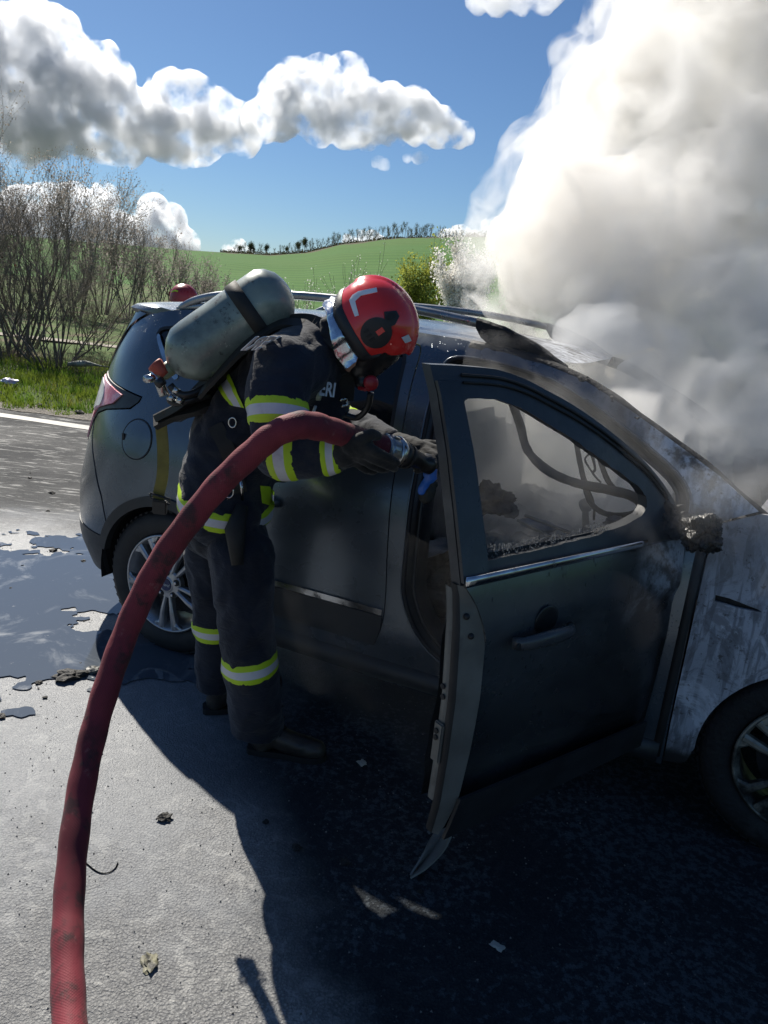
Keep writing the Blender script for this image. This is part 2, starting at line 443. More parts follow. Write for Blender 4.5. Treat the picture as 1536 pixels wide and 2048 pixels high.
b.bsdf(b.mix(w, (.11, .108, .10), (.21, .20, .18)), .5, normal=b.bump(b.noise(60, 4), .4, .004)); paint_m = b.m
tag(road_strip('road_marking', -.62, -.42, .008, -16, 30, paint_m, .015), kind='structure')
tag(road_strip('road_marking', -2.95, -2.80, .008, -12, 1.35, paint_m, .012, 4), kind='structure')
b = NB('gravel_shoulder')
b.bsdf(b.mix(b.ramp(b.vor(28), .1, .6), (.30, .27, .23), (.13, .115, .095)), .9, normal=b.bump(b.vor(28), 1, .03)); gravel_m = b.m
tag(road_strip('gravel_shoulder', -.16, .42, .010, -30, 40, gravel_m, .12, 2), kind='structure')
# dirt track seen behind the bushes
b = NB('pale_dirt'); b.bsdf(b.mix(b.ramp(b.noise(3, 6), .4, .6), (.36, .32, .26), (.22, .19, .15)), .95); dirt_m = b.m
tv = []; tf = []
for i in range(41):
    x = -24 + i * 1.0; y = 19.9 + (x + 7) * .18
    for dy in (-.8, .8): yy = y + dy + .25 * mnoise.noise(Vector((x, dy, 1))); tv.append((x, yy, terr(x, yy) + .03))
for i in range(40): tf.append((2 * i, 2 * i + 2, 2 * i + 3, 2 * i + 1))
tag(mesh('dirt_track', tv, tf, dirt_m), kind='structure')
# ------------------------------------------------------------------ puddle: one thin sheet of water with an irregular outline
def march(x0, x1, y0, y1, h, f, z):
    nx, ny = int((x1 - x0) / h) + 1, int((y1 - y0) / h) + 1
    g = [[f(x0 + i * h, y0 + j * h) for j in range(ny)] for i in range(nx)]
    V = []; F = []; cache = {}
    def vid(k, p):
        if k not in cache: cache[k] = len(V); V.append((p[0], p[1], z))
        return cache[k]
    for i in range(nx - 1):
        for j in range(ny - 1):
            cs_ = [(i, j), (i + 1, j), (i + 1, j + 1), (i, j + 1)]; poly = []
            for k in range(4):
                a, b2 = cs_[k], cs_[(k + 1) % 4]; ga, gb = g[a[0]][a[1]], g[b2[0]][b2[1]]
                if ga > 0: poly.append(vid(a, (x0 + a[0] * h, y0 + a[1] * h)))
                if (ga > 0) != (gb > 0):
                    t = ga / (ga - gb); key = (min(a, b2), max(a, b2))
                    poly.append(vid(key, (x0 + (a[0] + t * (b2[0] - a[0])) * h, y0 + (a[1] + t * (b2[1] - a[1])) * h)))
            if len(poly) >= 3: F.append(poly)
    return V, F
def pud(x, y):
    e = 1 - ((x + 2.05) / 1.35) ** 2 - ((y - 3.72) / .95) ** 2
    e2 = 1 - ((x + 1.15) / .28) ** 2 - ((y - 3.2) / .30) ** 2
    e = max(e, e2)
    n = fbm((x * 1.9, y * 2.6, 1.5), 5, 2.1, .55)
    n2 = fbm((x * 9, y * 13, 7.5), 4, 2.1, .6)
    return e * .9 + n * 1.1 + n2 * .45 - .08
V, F = march(-4.2, -.7, 2.4, 5.0, .02, lambda x, y: pud(x, y) + .12, .009)
b = NB('shallow_dirty_water')
fo = b.ramp(b.noise(34, 9, .78, dist=1.6), .62, .72); fo2 = b.ramp(b.noise(2.6, 9, .66, dist=1.4), .50, .66)
fm = b.math('MAXIMUM', b.math('MULTIPLY', fo, .55), b.math('MULTIPLY', fo2, .25))
b.bsdf(b.mix(fm, (.085, .10, .122), (.46, .48, .49)), b.math('ADD', .03, b.math('MULTIPLY', fm, .5)), normal=b.bump(b.noise(16, 5), .12, .004), spec=.6); water_m = b.m
tag(mesh('puddle', V, F, water_m), kind='structure')
# ------------------------------------------------------------------ small litter on the road, each piece a thing
char_m = simple('charred_flakes', (.016, .015, .014), .7, bump=.8, bsc=90, bd=.006)
def flake(name, x, y, s, seed, mat, flat=.4, z=.006, stretch=1.0, rz=0):
    bm = bmesh.new(); bmesh.ops.create_icosphere(bm, subdivisions=3, radius=1)
    for v in bm.verts:
        n = fbm(v.co * 1.3 + Vector((seed * 3.1, 0, seed)), 4) * .75
        v.co *= (1 + n); v.co = Vector((v.co.x * s * stretch, v.co.y * s, max(v.co.z, -.5) * s * flat))
    o = bmo(name, bm, mat, smooth=False); o.location = (x, y, z + s * flat * .4); o.rotation_euler = (0, 0, rz); return o
g1 = at(205, 1745, 1.85)
tag(flake('charred_lump', -1.30, 2.93, .042, 1, char_m, .45, stretch=1.5, rz=.3), 'long black crumbled lump lying on the wet ground just left of the hose', 'burnt debris')
tag(flake('charred_lump', -1.21, 3.00, .030, 2, simple('grey_char', (.10, .10, .09), .5, bump=.8), .55), 'greyish burnt lump touching the hose beside the long black one', 'burnt debris')
leafm = simple('dry_leaf_and_soot', (.20, .19, .12), .6, bump=.6, col2=(.02, .02, .018), sc=40)
tag(flake('burnt_scrap', -.49, 1.55, .020, 3, leafm, .3, stretch=1.5, rz=1.9), 'pale and black burnt scrap lying on the sunlit asphalt in the foreground', 'burnt debris')
palem = simple('pale_scrap', (.5, .47, .40), .7)
tag(flake('pale_chip', .01, 2.51, .017, 4, palem, .5), 'small pale chip in deep shade right of the boot', 'debris')
tag(flake('pale_chip', .44, 1.715, .012, 5, palem, .25, stretch=1.5, rz=-.6), 'flat pale chip in the shade at the bottom of the picture', 'debris')
bm = bmesh.new(); tube(bm, spline([at(172, 1738, 1.87), at(195, 1752, 1.84), at(215, 1752, 1.84), at(230, 1742, 1.86), at(236, 1730, 1.885)], 5), .0022, 6)
for v in bm.verts: v.co.z = v.co.z * .0 + .008 + (v.co.z if 0 else 0) + .002 * math.sin(v.index)
wo = bmo('wire_scrap', bm, char_m, smooth=True); tag(wo, 'thin bent black wire lying on the sunlit asphalt right of the hose', 'wire')
fr = random.Random(5)
spots = [(-1.32, 2.75), (-1.40, 2.86), (-.95, 2.3), (-.62, 2.1)]
for i in range(70):
    while True:
        x, y = fr.uniform(-3.2, .6), fr.uniform(1.3, 6.5)
        if math.hypot(x + .49, y - 1.55) > .15: break
    spots.append((x, y))
proto = [flake('soot_flake', *spots[k], .009 + .004 * k, 20 + k, char_m, .45) for k in range(4)]
for k, o in enumerate(proto): tag(o, 'small black flake of soot scattered on the wet road', 'soot flake', 'black soot flakes scattered on the road')
for i, (x, y) in enumerate(spots[4:]):
    o = proto[i % 4].copy(); COL.objects.link(o); s = fr.uniform(.35, 1.1) * (1 + max(0, y - 4) * .25)
    o.location = (x, y, .008); o.scale = (s, s, s); o.rotation_euler = (0, 0, fr.uniform(0, 6))
# fine grit, joined
gv = []; gf = []
for i in range(2600):
    x, y = fr.uniform(-2.8, 1.0), fr.uniform(1.25, 4.6); s = fr.uniform(.0012, .0042); a = fr.uniform(0, 6); k = len(gv)
    for j in range(3): gv.append((x + s * math.cos(a + 2.1 * j), y + s * math.sin(a + 2.1 * j), .004))
    gv.append((x, y, .005 + s)); gf += [(k, k + 1, k + 3), (k + 1, k + 2, k + 3), (k + 2, k, k + 3)]
tag(mesh('road_grit', gv, gf, simple('grit', (.22, .21, .20), .6, col2=(.03, .03, .03), sc=15)), kind='stuff')
# ------------------------------------------------------------------ the burnt car
def itp(t, pts): return float(np.interp(t, [p[0] for p in pts], [p[1] for p in pts]))
OS = [(.10, -.12), (.18, -.06), (.27, -.025), (.40, -.005), (.55, .0), (.72, 0), (.85, -.012), (.93, -.02), (1.02, -.038), (1.08, -.058), (1.2, -.10), (1.35, -.155), (1.5, -.225), (1.58, -.275), (1.64, -.36)]
X0_ = [(.15, .80), (.3, .86), (.45, .91), (.66, .93), (.8, .905), (1.0, .87), (1.2, .84), (1.27, .80), (1.4, .71), (1.5, .65), (1.64, .58)]
R_ = [(.15, .6), (.3, .64), (.66, .70), (1.0, .71), (1.2, .68), (1.4, .5), (1.58, .38), (1.64, .34)]
def Mc(s, z, off=0.0):
    """(distance along the body side, height) -> local car point; off = proud of the surface"""
    oS = itp(z, OS); x0 = itp(z, X0_); r = itp(z, R_); xc = -(x0 - r)
    if s >= xc:
        x = s; o = oS - .012 * ((x - 1.1) / 1.2) ** 2; nx, no = 0., 1.
    else:
        o0 = .012 * ((xc - 1.1) / 1.2) ** 2; a = (xc - s) / r
        if a < PI / 2: x = xc - r * math.sin(a); o = oS - o0 - r * (1 - math.cos(a)); nx, no = -math.sin(a), math.cos(a)
        else: x = -x0; o = oS - o0 - r - (a - PI / 2) * r; nx, no = -1., 0.
    if x > 2.5:
        o -= .25 * (x - 2.5) ** 2; nx += .5 * (x - 2.5)
        if x > 3.1: o -= 1.6 * (x - 3.1) ** 2
    o = max(o, -.92)
    return Vector((x + nx * off, -(o + no * off), z))
def sp2(pts, n=5): return [tuple(p) for p in spline(pts, n)]
def pip(p, poly):
    x, y = p; c = False; j = len(poly) - 1
    for i in range(len(poly)):
        xi, yi = poly[i]; xj, yj = poly[j]
        if (yi > y) != (yj > y) and x < (xj - xi) * (y - yi) / (yj - yi) + xi: c = not c
        j = i
    return c
def clean(poly):
    out = []
    for p in poly:
        if not out or math.hypot(p[0] - out[-1][0], p[1] - out[-1][1]) > 1e-3: out.append((float(p[0]), float(p[1])))
    if math.hypot(out[0][0] - out[-1][0], out[0][1] - out[-1][1]) < 1e-3: out.pop()
    return out
def dens(poly, h=.05):
    out = []
    for a, b2 in zip(poly, poly[1:] + poly[:1]):
        n = max(1, int(math.hypot(b2[0] - a[0], b2[1] - a[1]) / h))
        for k in range(n): out.append((a[0] + (b2[0] - a[0]) * k / n, a[1] + (b2[1] - a[1]) * k / n))
    return out
def panel(name, poly, mat, parent, holes=(), thick=.015, h=.05, off=0., fn=Mc, smooth=True, wob=None, bmout=None, mirror=False):
    poly = dens(clean(poly), h); holes = [dens(clean(q), h) for q in holes]
    vs = [Vector(p) for p in poly]; es = [(i, (i + 1) % len(poly)) for i in range(len(poly))]
    for q in holes:
        k = len(vs); vs += [Vector(p) for p in q]; es += [(k + i, k + (i + 1) % len(q)) for i in range(len(q))]
    xs = [p[0] for p in poly]; ys = [p[1] for p in poly]
    nb = len(vs)
    gx = min(xs) + h / 2
    while gx < max(xs):
        gy = min(ys) + h / 2
        while gy < max(ys):
            if pip((gx, gy), poly) and not any(pip((gx, gy), q) for q in holes): vs.append(Vector((gx + .2 * h * math.sin(gy * 91), gy + .2 * h * math.sin(gx * 77))))
            gy += h
        gx += h
    r = mgeo.delaunay_2d_cdt(vs, es, [], 0, 1e-5)
    V2, _, F2 = r[0], r[1], r[2]
    bm = bmesh.new()
    bv = [bm.verts.new(fn(v.x, v.y, off + (wob(v.x, v.y) if wob else 0))) for v in V2]
    fl = []
    for f in F2:
        c = (sum(V2[i].x for i in f) / len(f), sum(V2[i].y for i in f) / len(f))
        if pip(c, poly) and not any(pip(c, q) for q in holes):
            try: fl.append(bm.faces.new([bv[i] for i in f]))
            except ValueError: pass
    bm.verts.index_update()
    if thick:
        idx = {v: i for i, v in enumerate(bv)}
        be = [e for e in bm.edges if len(e.link_faces) == 1]; low = {}
        for e in be:
            for v in e.verts:
                if v not in low:
                    p = V2[idx[v]]; low[v] = bm.verts.new(fn(p.x, p.y, off - thick + (wob(p.x, p.y) if wob else 0)))
        for e in be:
            a, b2 = e.verts; bm.faces.new((a, b2, low[b2], low[a]))
    for v in [v for v in bm.verts if not v.link_faces]: bm.verts.remove(v)
    if mirror:
        g = bmesh.ops.duplicate(bm, geom=bm.verts[:] + bm.edges[:] + bm.faces[:])
        for q in g['geom']:
            if isinstance(q, bmesh.types.BMVert): q.co.y = 1.84 - q.co.y
    o = bmo(name, bm, mat, parent)
    me = o.data
    if smooth:
        me.polygons.foreach_set('use_smooth', [True] * len(me.polygons))
        me.set_sharp_from_angle(angle=math.radians(35))
    return o
def circ(cx, cz, r, a0=0, a1=360, n=24): return [(cx + r * math.cos(math.radians(a0 + (a1 - a0) * i / n)), cz + r * math.sin(math.radians(a0 + (a1 - a0) * i / n))) for i in range(n + 1)]
# paints
def paint(name, ash_x=None, ash_w=.35, col=(.13, .155, .18), zash=None, drops=True, soot=.25, rough=.16):
    b = NB(name); X = b.xyz()
    base = b.mix(b.ramp(b.noise(2.5, 6), .35, .65), col, tuple(c * .75 for c in col))
    dm = b.ramp(b.noise(3.2, 8, .65), .50, .70)
    base = b.mix(b.math('MULTIPLY', dm, soot), base, (.10, .098, .09))
    r = b.math('ADD', rough, b.math('MULTIPLY', b.noise(4, 6), .22)); metal = .6
    drop = b.ramp(b.vor(75), .22, .10)
    drm = b.math('MULTIPLY', drop, b.ramp(b.noise(2, 2), .45, .55))
    nr = b.bump(drm, .6, .004)
    if ash_x is not None:
        nz = b.math('MULTIPLY', b.math('SUBTRACT', b.noise(3.5, 8, .6), .5), 1.1)
        m = b.ramp(b.math('ADD', X[0], nz), ash_x - ash_w, ash_x + ash_w * .3)
        if zash: m = b.math('MAXIMUM', m, b.math('MULTIPLY', b.ramp(X[2], zash[0], zash[1]), b.ramp(X[0], zash[2], zash[3])))
        st = b.noise(5, 7, .6, v=b.vec((6, 6, .8)))
        ash = b.mix(b.ramp(st, .40, .62), (.58, .60, .64), (.24, .25, .27))
        ash = b.mix(b.ramp(b.noise(9, 9, .72), .50, .62), ash, (.10, .095, .09))
        ash = b.mix(b.ramp(b.noise(1.7, 4), .58, .72), ash, (.26, .20, .15))
        ash = b.mix(b.ramp(b.noise(60, 5, .7), .60, .70), ash, (.03, .03, .03))
        edge = b.math('MULTIPLY', b.ramp(m, .02, .5), b.ramp(m, .95, .4))
        base = b.mix(m, base, ash); base = b.mix(b.math('MULTIPLY', edge, .8), base, (.035, .03, .026))
        r = b.math('ADD', r, b.math('MULTIPLY', m, .5)); metal = b.math('MULTIPLY', b.math('SUBTRACT', 1, m), .6)
        nr = b.bump(b.math('MULTIPLY', b.noise(40, 6, .7), m), .8, .006, nr)
    b.bsdf(base, r, metal, nr, coat=.3, coat_r=.1)
    return b.m
pt_body = paint('grey_paint_burnt_forward', 2.75, .3, zash=(1.04, 1.20, 1.65, 2.1))
pt_rear = paint('grey_paint', None)
pt_roof = paint('grey_roof_paint_burnt_forward', 1.45, .55)
b = NB('ash_whitened_steel'); X = b.xyz()
st = b.noise(7, 7, .6, v=b.vec((5, 5, .55)), dist=.6)
c = b.mix(b.ramp(b.noise(1.6, 5), .35, .65), (.50, .53, .60), (.36, .385, .44)); c = b.mix(b.math('MULTIPLY', b.ramp(st, .46, .56), .75), c, (.17, .18, .205)); c = b.mix(b.math('MULTIPLY', b.ramp(b.noise(6, 9, .72, dist=1.5), .50, .60), .6), c, (.12, .12, .13)); c = b.mix(b.math('MULTIPLY', b.ramp(b.noise(3.7, 9, .7, dist=1.2), .56, .64), .7), c, (.66, .69, .76))
c = b.mix(b.math('MULTIPLY', b.ramp(b.math('ADD', X[2], b.math('MULTIPLY', b.noise(4, 7, .65), .5)), 1.05, 1.35), .7), c, (.20, .185, .17))
c = b.mix(b.math('MULTIPLY', b.ramp(b.noise(30, 8, .78), .57, .66), .85), c, (.06, .055, .05)); c = b.mix(b.math('MULTIPLY', b.ramp(b.noise(2.3, 8, .7), .60, .74), .6), c, (.30, .20, .12))
c = b.mix(b.ramp(b.math('ADD', X[2], b.math('MULTIPLY', b.noise(9, 6), .14)), .42, .34), c, (.03, .03, .03))
b.bsdf(c, .62, .15, b.bump(b.noise(45, 7, .7), .5, .004, b.bump(b.noise(3, 3), .3, .03))); pt_fender = b.m
plast = simple('dark_plastic', (.022, .024, .026), .45, bump=.3, bsc=220, bd=.001)
rubber = simple('rubber', (.014, .014, .015), .62, bump=.2, bsc=80)
tyre_m = simple('tyre_rubber', (.020, .020, .021), .7, bump=.3, bsc=120, dirt=(.055, .052, .048), drange=(.5, .75))
soot_m = simple('soot_black', (.012, .012, .013), .75, bump=.9, bsc=45, bd=.008, var=.1, dirt=(.05, .048, .045), dsc=6, drange=(.55, .75))
chrome = simple('bright_trim', (.62, .63, .64), .18, 1.0, bump=.1, bsc=30, dirt=(.10, .09, .08), dsc=7, drange=(.55, .75))
alloy = simple('silver_alloy', (.50, .51, .53), .32, .75, bump=.08, dirt=(.12, .11, .10), dsc=5, drange=(.56, .8))
alloy_b = simple('sooty_alloy', (.36, .35, .30), .5, .5, bump=.3, dirt=(.03, .028, .025), dsc=5, drange=(.42, .62))
glass_m = simple('dark_tinted_glass', (.010, .013, .016), .06, bump=0)
redlens = simple('dusty_red_lens', (.92, .16, .24), .25, bump=.15, bsc=300, bd=.001, dirt=(.85, .55, .60), dsc=8, drange=(.36, .60))
clrlens = simple('dusty_clear_lens', (.78, .78, .80), .22, bump=.15, bsc=200, bd=.001, dirt=(.34, .30, .30), drange=(.45, .7))
steel_in = simple('bare_inner_steel', (.20, .20, .19), .5, .3, bump=.3, bsc=50, dirt=(.05, .05, .045), dsc=4, drange=(.45, .65))
car = empty('burnt_suv', (CX, CY, 0.004), -TH, 'dark grey SUV burning at its front with the front passenger door hanging open', 'car')
# ---- body side
outer = [(.42, .30), (.43, .20), (1.2, .19), (2.24, .20), (2.235, .40), (2.23, .8), (2.23, 1.0), (2.255, 1.12), (2.36, 1.172), (2.22, 1.262), (2.075, 1.338), (1.90, 1.426), (1.705, 1.512), (1.5, 1.565), (1.2, 1.598), (.8, 1.615), (.4, 1.612), (0, 1.598),
         (-.20, 1.580), (-.34, 1.545), (-.50, 1.476), (-.594, 1.384), (-.655, 1.30), (-.75, 1.243), (-.66, 1.240), (-.45, 1.214), (-.222, 1.187), (-.232, 1.160), (-.279, 1.122), (-.48, 1.086), (-.60, 1.05), (-.66, 1.01), (-.60, .93), (-.50, .83), (-.40, .70), (-.352, .56)]
outer += circ(0, .345, .405, 148, 4, 20)
qwin = sp2([(-.247, 1.469), (-.215, 1.503), (-.022, 1.528)], 3) + [(.10, 1.533), (.11, 1.31), (-.04, 1.30)] + sp2([(-.089, 1.318), (-.197, 1.403), (-.247, 1.469)], 3)
rdoor = sp2([(.455, .36), (.445, .52), (.36, .69), (.26, .82), (.21, .95), (.19, 1.12), (.165, 1.32), (.155, 1.50), (.19, 1.54)], 4) + sp2([(.5, 1.565), (.9, 1.573), (1.03, 1.565), (1.065, 1.53), (1.067, 1.40), (1.082, 1.15), (1.10, .9), (1.125, .60), (1.12, .46), (1.09, .36)], 4)
fopen = sp2([(1.175, .75), (1.158, 1.10), (1.150, 1.35), (1.165, 1.49), (1.22, 1.538), (1.4, 1.535), (1.6, 1.50), (1.8, 1.42), (1.98, 1.325), (2.12, 1.23), (2.16, 1.12), (2.15, .8), (2.13, .5), (2.05, .385), (1.9, .345), (1.6, .34), (1.40, .36), (1.27, .45), (1.19, .60), (1.175, .75)], 4)
gap = lambda poly, d: poly
side = panel('body_side', outer, pt_body, car, [qwin, rdoor, fopen], .03)
panel('opposite_body_side', outer, pt_body, car, [qwin, rdoor, fopen], .03, fn=lambda s, z, o=0: Vector((Mc(s, z, o).x, 1.84 - Mc(s, z, o).y, z)), h=.09)
# dark edge behind every shut line, and the seals round the front opening
def offset_poly(poly, d):
    c = Vector((sum(p[0] for p in poly) / len(poly), sum(p[1] for p in poly) / len(poly))); out = []
    n = len(poly)
    for i in range(n):
        a, b2 = Vector(poly[i - 1]), Vector(poly[(i + 1) % n]); t = (b2 - a)
        if t.length < 1e-6: t = Vector((1, 0))
        t.normalize(); nrm = Vector((-t.y, t.x))
        if nrm.dot(Vector(poly[i]) - c) < 0: nrm = -nrm
        out.append(tuple(Vector(poly[i]) + nrm * d))
    return out
fo = clean(fopen)
for k, (d, off, r, m) in enumerate(((-.012, -.004, .009, rubber), (-.045, -.03, .008, plast), (-.004, .004, .004, pt_rear))):
    pts = [Mc(p[0], p[1], off) for p in offset_poly(fo, d)]; pts.append(pts[0])
    bm = bmesh.new(); tube(bm, pts, r, 6, cap=False); bmo('door_seal', bm, m, car, True)
ring = clean(offset_poly(fo, .0)); inner = clean(offset_poly(fo, -.055))
bm = bmesh.new()
n = min(len(ring), len(inner))
A = [bm.verts.new(Mc(p[0], p[1], -.028)) for p in ring[:n]]; B = [bm.verts.new(Mc(p[0], p[1], -.05)) for p in inner[:n]]; C_ = [bm.verts.new(Mc(p[0], p[1], -.14)) for p in inner[:n]]
for i in range(n):
    j = (i + 1) % n; bm.faces.new((A[i], A[j], B[j], B[i])); bm.faces.new((B[i], B[j], C_[j], C_[i]))
bmo('door_aperture', bm, simple('dark_sooty_paint', (.030, .030, .032), .35, bump=.2, dirt=(.07, .065, .05), dsc=4, drange=(.5, .7)), car, True)
# red-brown scorched paint at the top of the centre pillar
# ---- rear door
wr = sp2([(.235, 1.115), (.225, 1.30), (.225, 1.44), (.25, 1.49)], 3) + sp2([(.6, 1.525), (.95, 1.53), (1.01, 1.51), (1.02, 1.40), (1.045, 1.112)], 3)
ins = clean(offset_poly(clean(rdoor), -.005))
rd = panel('rear_door', ins, pt_body, car, [wr], .03)
wrg = clean(offset_poly(clean(wr), -.016)); panel('window_glass', offset_poly(clean(wr), .004), glass_m, rd, [], 0, off=-.012)
panel('window_surround', clean(wr), rubber, rd, [wrg], .012, off=-.001, h=.08)
panel('belt_trim', [(.215, 1.085), (1.07, 1.083), (1.07, 1.106), (.215, 1.108)], chrome, rd, [], .006, off=.006)
panel('lower_cladding', [(.46, .365), (1.09, .365), (1.115, .44), (1.118, .50), (.452, .50)], plast, rd, [], .01, off=.010)
panel('lower_trim', [(.5, .505), (1.115, .505), (1.117, .530), (.5, .530)], chrome, rd, [], .006, off=.010)
def door_handle(fn, s0, s1, z, parent, mat, nm='door_handle'):
    bm = bmesh.new(); pts = []; rs = []
    for i in range(15):
        t = i / 14; pts.append(fn(s0 + (s1 - s0) * t, z + .006 * math.sin(PI * t), .006 + .034 * math.sin(PI * min(1, max(0, t))) ** .35)); rs.append(.018 + .006 * math.sin(PI * t))
    tube(bm, pts, rs, 10, flat=.62, up=(0, 0, 1)); return bmo(nm, bm, mat, parent, True)
door_handle(Mc, .36, .60, .865, rd, pt_rear)
# ---- quarter window, fuel flap, tail light, bumper
panel('quarter_glass', offset_poly(clean(qwin), .003), glass_m, car, [], 0, off=-.010)
qi = clean(offset_poly(clean(qwin), -.014)); panel('quarter_window_seal', clean(qwin), rubber, car, [qi], .01, off=.0)
def ribbon(name, pts, w0, w1, mat, parent, off=.006, th=.006, fn=Mc):
    n_ = len(pts); L = []; R2 = []
    for i, p in enumerate(pts):
        a = Vector(pts[max(0, i - 1)]); b2 = Vector(pts[min(n_ - 1, i + 1)]); t = (b2 - a).normalized(); q = Vector((-t.y, t.x))
        w = w0 + (w1 - w0) * i / (n_ - 1); w *= (.35 if i in (0, n_ - 1) else 1)
        L.append(tuple(Vector(p) + q * w / 2)); R2.append(tuple(Vector(p) - q * w / 2))
    return panel(name, L + R2[::-1], mat, parent, [], th, off=off, h=.03, fn=fn)
ribbon('window_chrome', sp2([(-.232, 1.468), (-.205, 1.43), (-.14, 1.36), (-.085, 1.312), (-.05, 1.292)], 4), .016, .03, chrome, car)
fl = panel('fuel_flap', circ(-.20, 1.00, .086, 0, 359, 40), pt_rear, car, [], .01, off=.0035, h=.03)
bm = bmesh.new(); tube(bm, [Mc(p[0], p[1], .001) for p in circ(-.20, 1.0, .090, 0, 360, 48)], .0028, 5, cap=False); bmo('flap_gap', bm, rubber, fl, True)
bm = bmesh.new(); box(bm, Mc(-.278, 1.0, .004), (.012, .012, .03)); bmo('flap_hinge', bm, rubber, fl)
lampo = [(-1.02, .97), (-1.02, 1.17), (-.90, 1.225), (-.75, 1.237), (-.66, 1.235), (-.45, 1.208), (-.228, 1.182), (-.240, 1.160), (-.285, 1.128), (-.48, 1.093), (-.60, 1.058), (-.69, 1.00), (-.76, .90), (-.84, .86), (-.93, .88)]
tl = panel('tail_light', lampo, plast, car, [], .02, off=.004, h=.04)
panel('red_lens', [(-.98, .99), (-.98, 1.16), (-.88, 1.213), (-.66, 1.222), (-.47, 1.196), (-.36, 1.176), (-.42, 1.128), (-.49, 1.110), (-.62, 1.075), (-.71, 1.01), (-.79, .90), (-.86, .885), (-.93, .91)], redlens, tl, [], .008, off=.012, h=.03)
panel('clear_lens', sp2([(-.575, 1.19), (-.545, 1.15), (-.56, 1.10), (-.62, 1.085), (-.72, 1.06), (-.80, 1.12), (-.78, 1.19), (-.68, 1.212), (-.575, 1.19)], 4), clrlens, tl, [], .006, off=.017, h=.03)
tl2 = panel('tail_light', lampo, redlens, car, [], .02, off=.006, h=.06, fn=lambda s, z, o=0: Vector((Mc(s, z, o).x, 1.84 - Mc(s, z, o).y, z)))
def arcm(r, a0, a1, n=10): return circ(0, .345, r, a0, a1, n)
bump_up = [(-1.56, .50), (-1.56, .86), (-.86, .852), (-.76, .885), (-.675, 1.0), (-.605, .92), (-.505, .82), (-.405, .69), (-.357, .555), (-.372, .50)]
panel('rear_bumper', bump_up, pt_rear, car, [], .02, mirror=True, off=.002)
bump_lo = [(-1.56, .30), (-1.56, .497), (-.373, .497), (-.395, .42), (-.40, .345), (-.395, .30), (-.50, .285), (-.8, .28)]
panel('rear_bumper_skirt', bump_lo, plast, car, [], .02, mirror=True, off=.006, wob=lambda s, z: -.12 * max(0, .40 - z))
panel('tailgate', [(-1.56, .865), (-1.56, 1.245), (-1.02, 1.245), (-1.03, 1.17), (-1.03, .96), (-.94, .865)], pt_rear, car, [], .01, mirror=True)
panel('rear_window', [(-1.56, 1.245), (-1.56, 1.56), (-.46, 1.555), (-.36, 1.548), (-.50, 1.482), (-.592, 1.392), (-.655, 1.31), (-.76, 1.247)], glass_m, car, [], 0, off=.008, mirror=True)
oy = lambda s, z, o=0: Vector((Mc(s, z, o).x, 1.84 - Mc(s, z, o).y, z))
panel('opposite_rear_door', [(.45, .36), (.36, .69), (.26, .82), (.21, .95), (.2, 1.10), (1.08, 1.09), (1.12, .6), (1.09, .36)], pt_body, car, [], .02, fn=oy, h=.12)
def oyd(s, z, o=0):
    p = Mc(s, z, o); lx, ly = p.x - 2.19, p.y - .02; c_, s__ = math.cos(math.radians(62)), math.sin(math.radians(62)); return Vector((2.19 + lx * c_ - ly * s__, 1.82 - (lx * s__ + ly * c_), z))
panel('opposite_front_door', [(1.19, .36), (1.17, .9), (1.165, 1.08), (1.15, 1.5), (1.2, 1.56), (1.5, 1.55), (1.8, 1.43), (2.15, 1.2), (2.13, .5), (2.05, .36)], pt_body, car, [[(1.25, 1.12), (1.25, 1.47), (1.5, 1.47), (1.8, 1.36), (2.0, 1.2), (2.0, 1.12)]], .05, fn=oyd, h=.12)
# ---- wheel arch cladding and liners
def cladding(cx, r0, r1, a0, a1, mat, off=.012):
    panel('wheel_arch_cladding', circ(cx, .345, r0, a0, a1, 26) + circ(cx, .345, r1, a1, a0, 26), mat, car, [], .035, off=off, h=.03)
cladding(0, .378, .425, 166, 4, plast)
def liner(cx, r, m=soot_m, y0=.03, y1=.33):
    bm = bmesh.new(); n = 28
    for y0_, y1_ in ((y0, y1), (1.84 - y1, 1.84 - y0)):
        a = [(cx + r * math.cos(-.15 + (PI + .3) * i / n), .345 + r * math.sin(-.15 + (PI + .3) * i / n)) for i in range(n + 1)]
        V0 = [bm.verts.new((x, y0_, z)) for x, z in a]; V1 = [bm.verts.new((x, y1_, z)) for x, z in a]
        for i in range(n): bm.faces.new((V0[i], V0[i + 1], V1[i + 1], V1[i]))
        inn = V1 if y1_ < .9 else V0
        bm.faces.new(inn)
        bmo('wheel_liner', bm, m, car); bm = bmesh.new()
    bm.free()
liner(0, .40); liner(2.69, .38)
bm = bmesh.new(); box(bm, (1.35, .92, .27), (1.9, 1.62, .08)); box(bm, (1.35, .92, .33), (3.9, 1.05, .10)); box(bm, (-.60, .92, .36), (.36, .8, .1)); bmo('floor_pan', bm, soot_m, car)
bm = bmesh.new(); tube(bm, [Mc(s, .26, -.02) for s in np.linspace(.45, 2.22, 12)], .055, 8, up=(0, 0, 1)); bmo('sill', bm, plast, car, True)
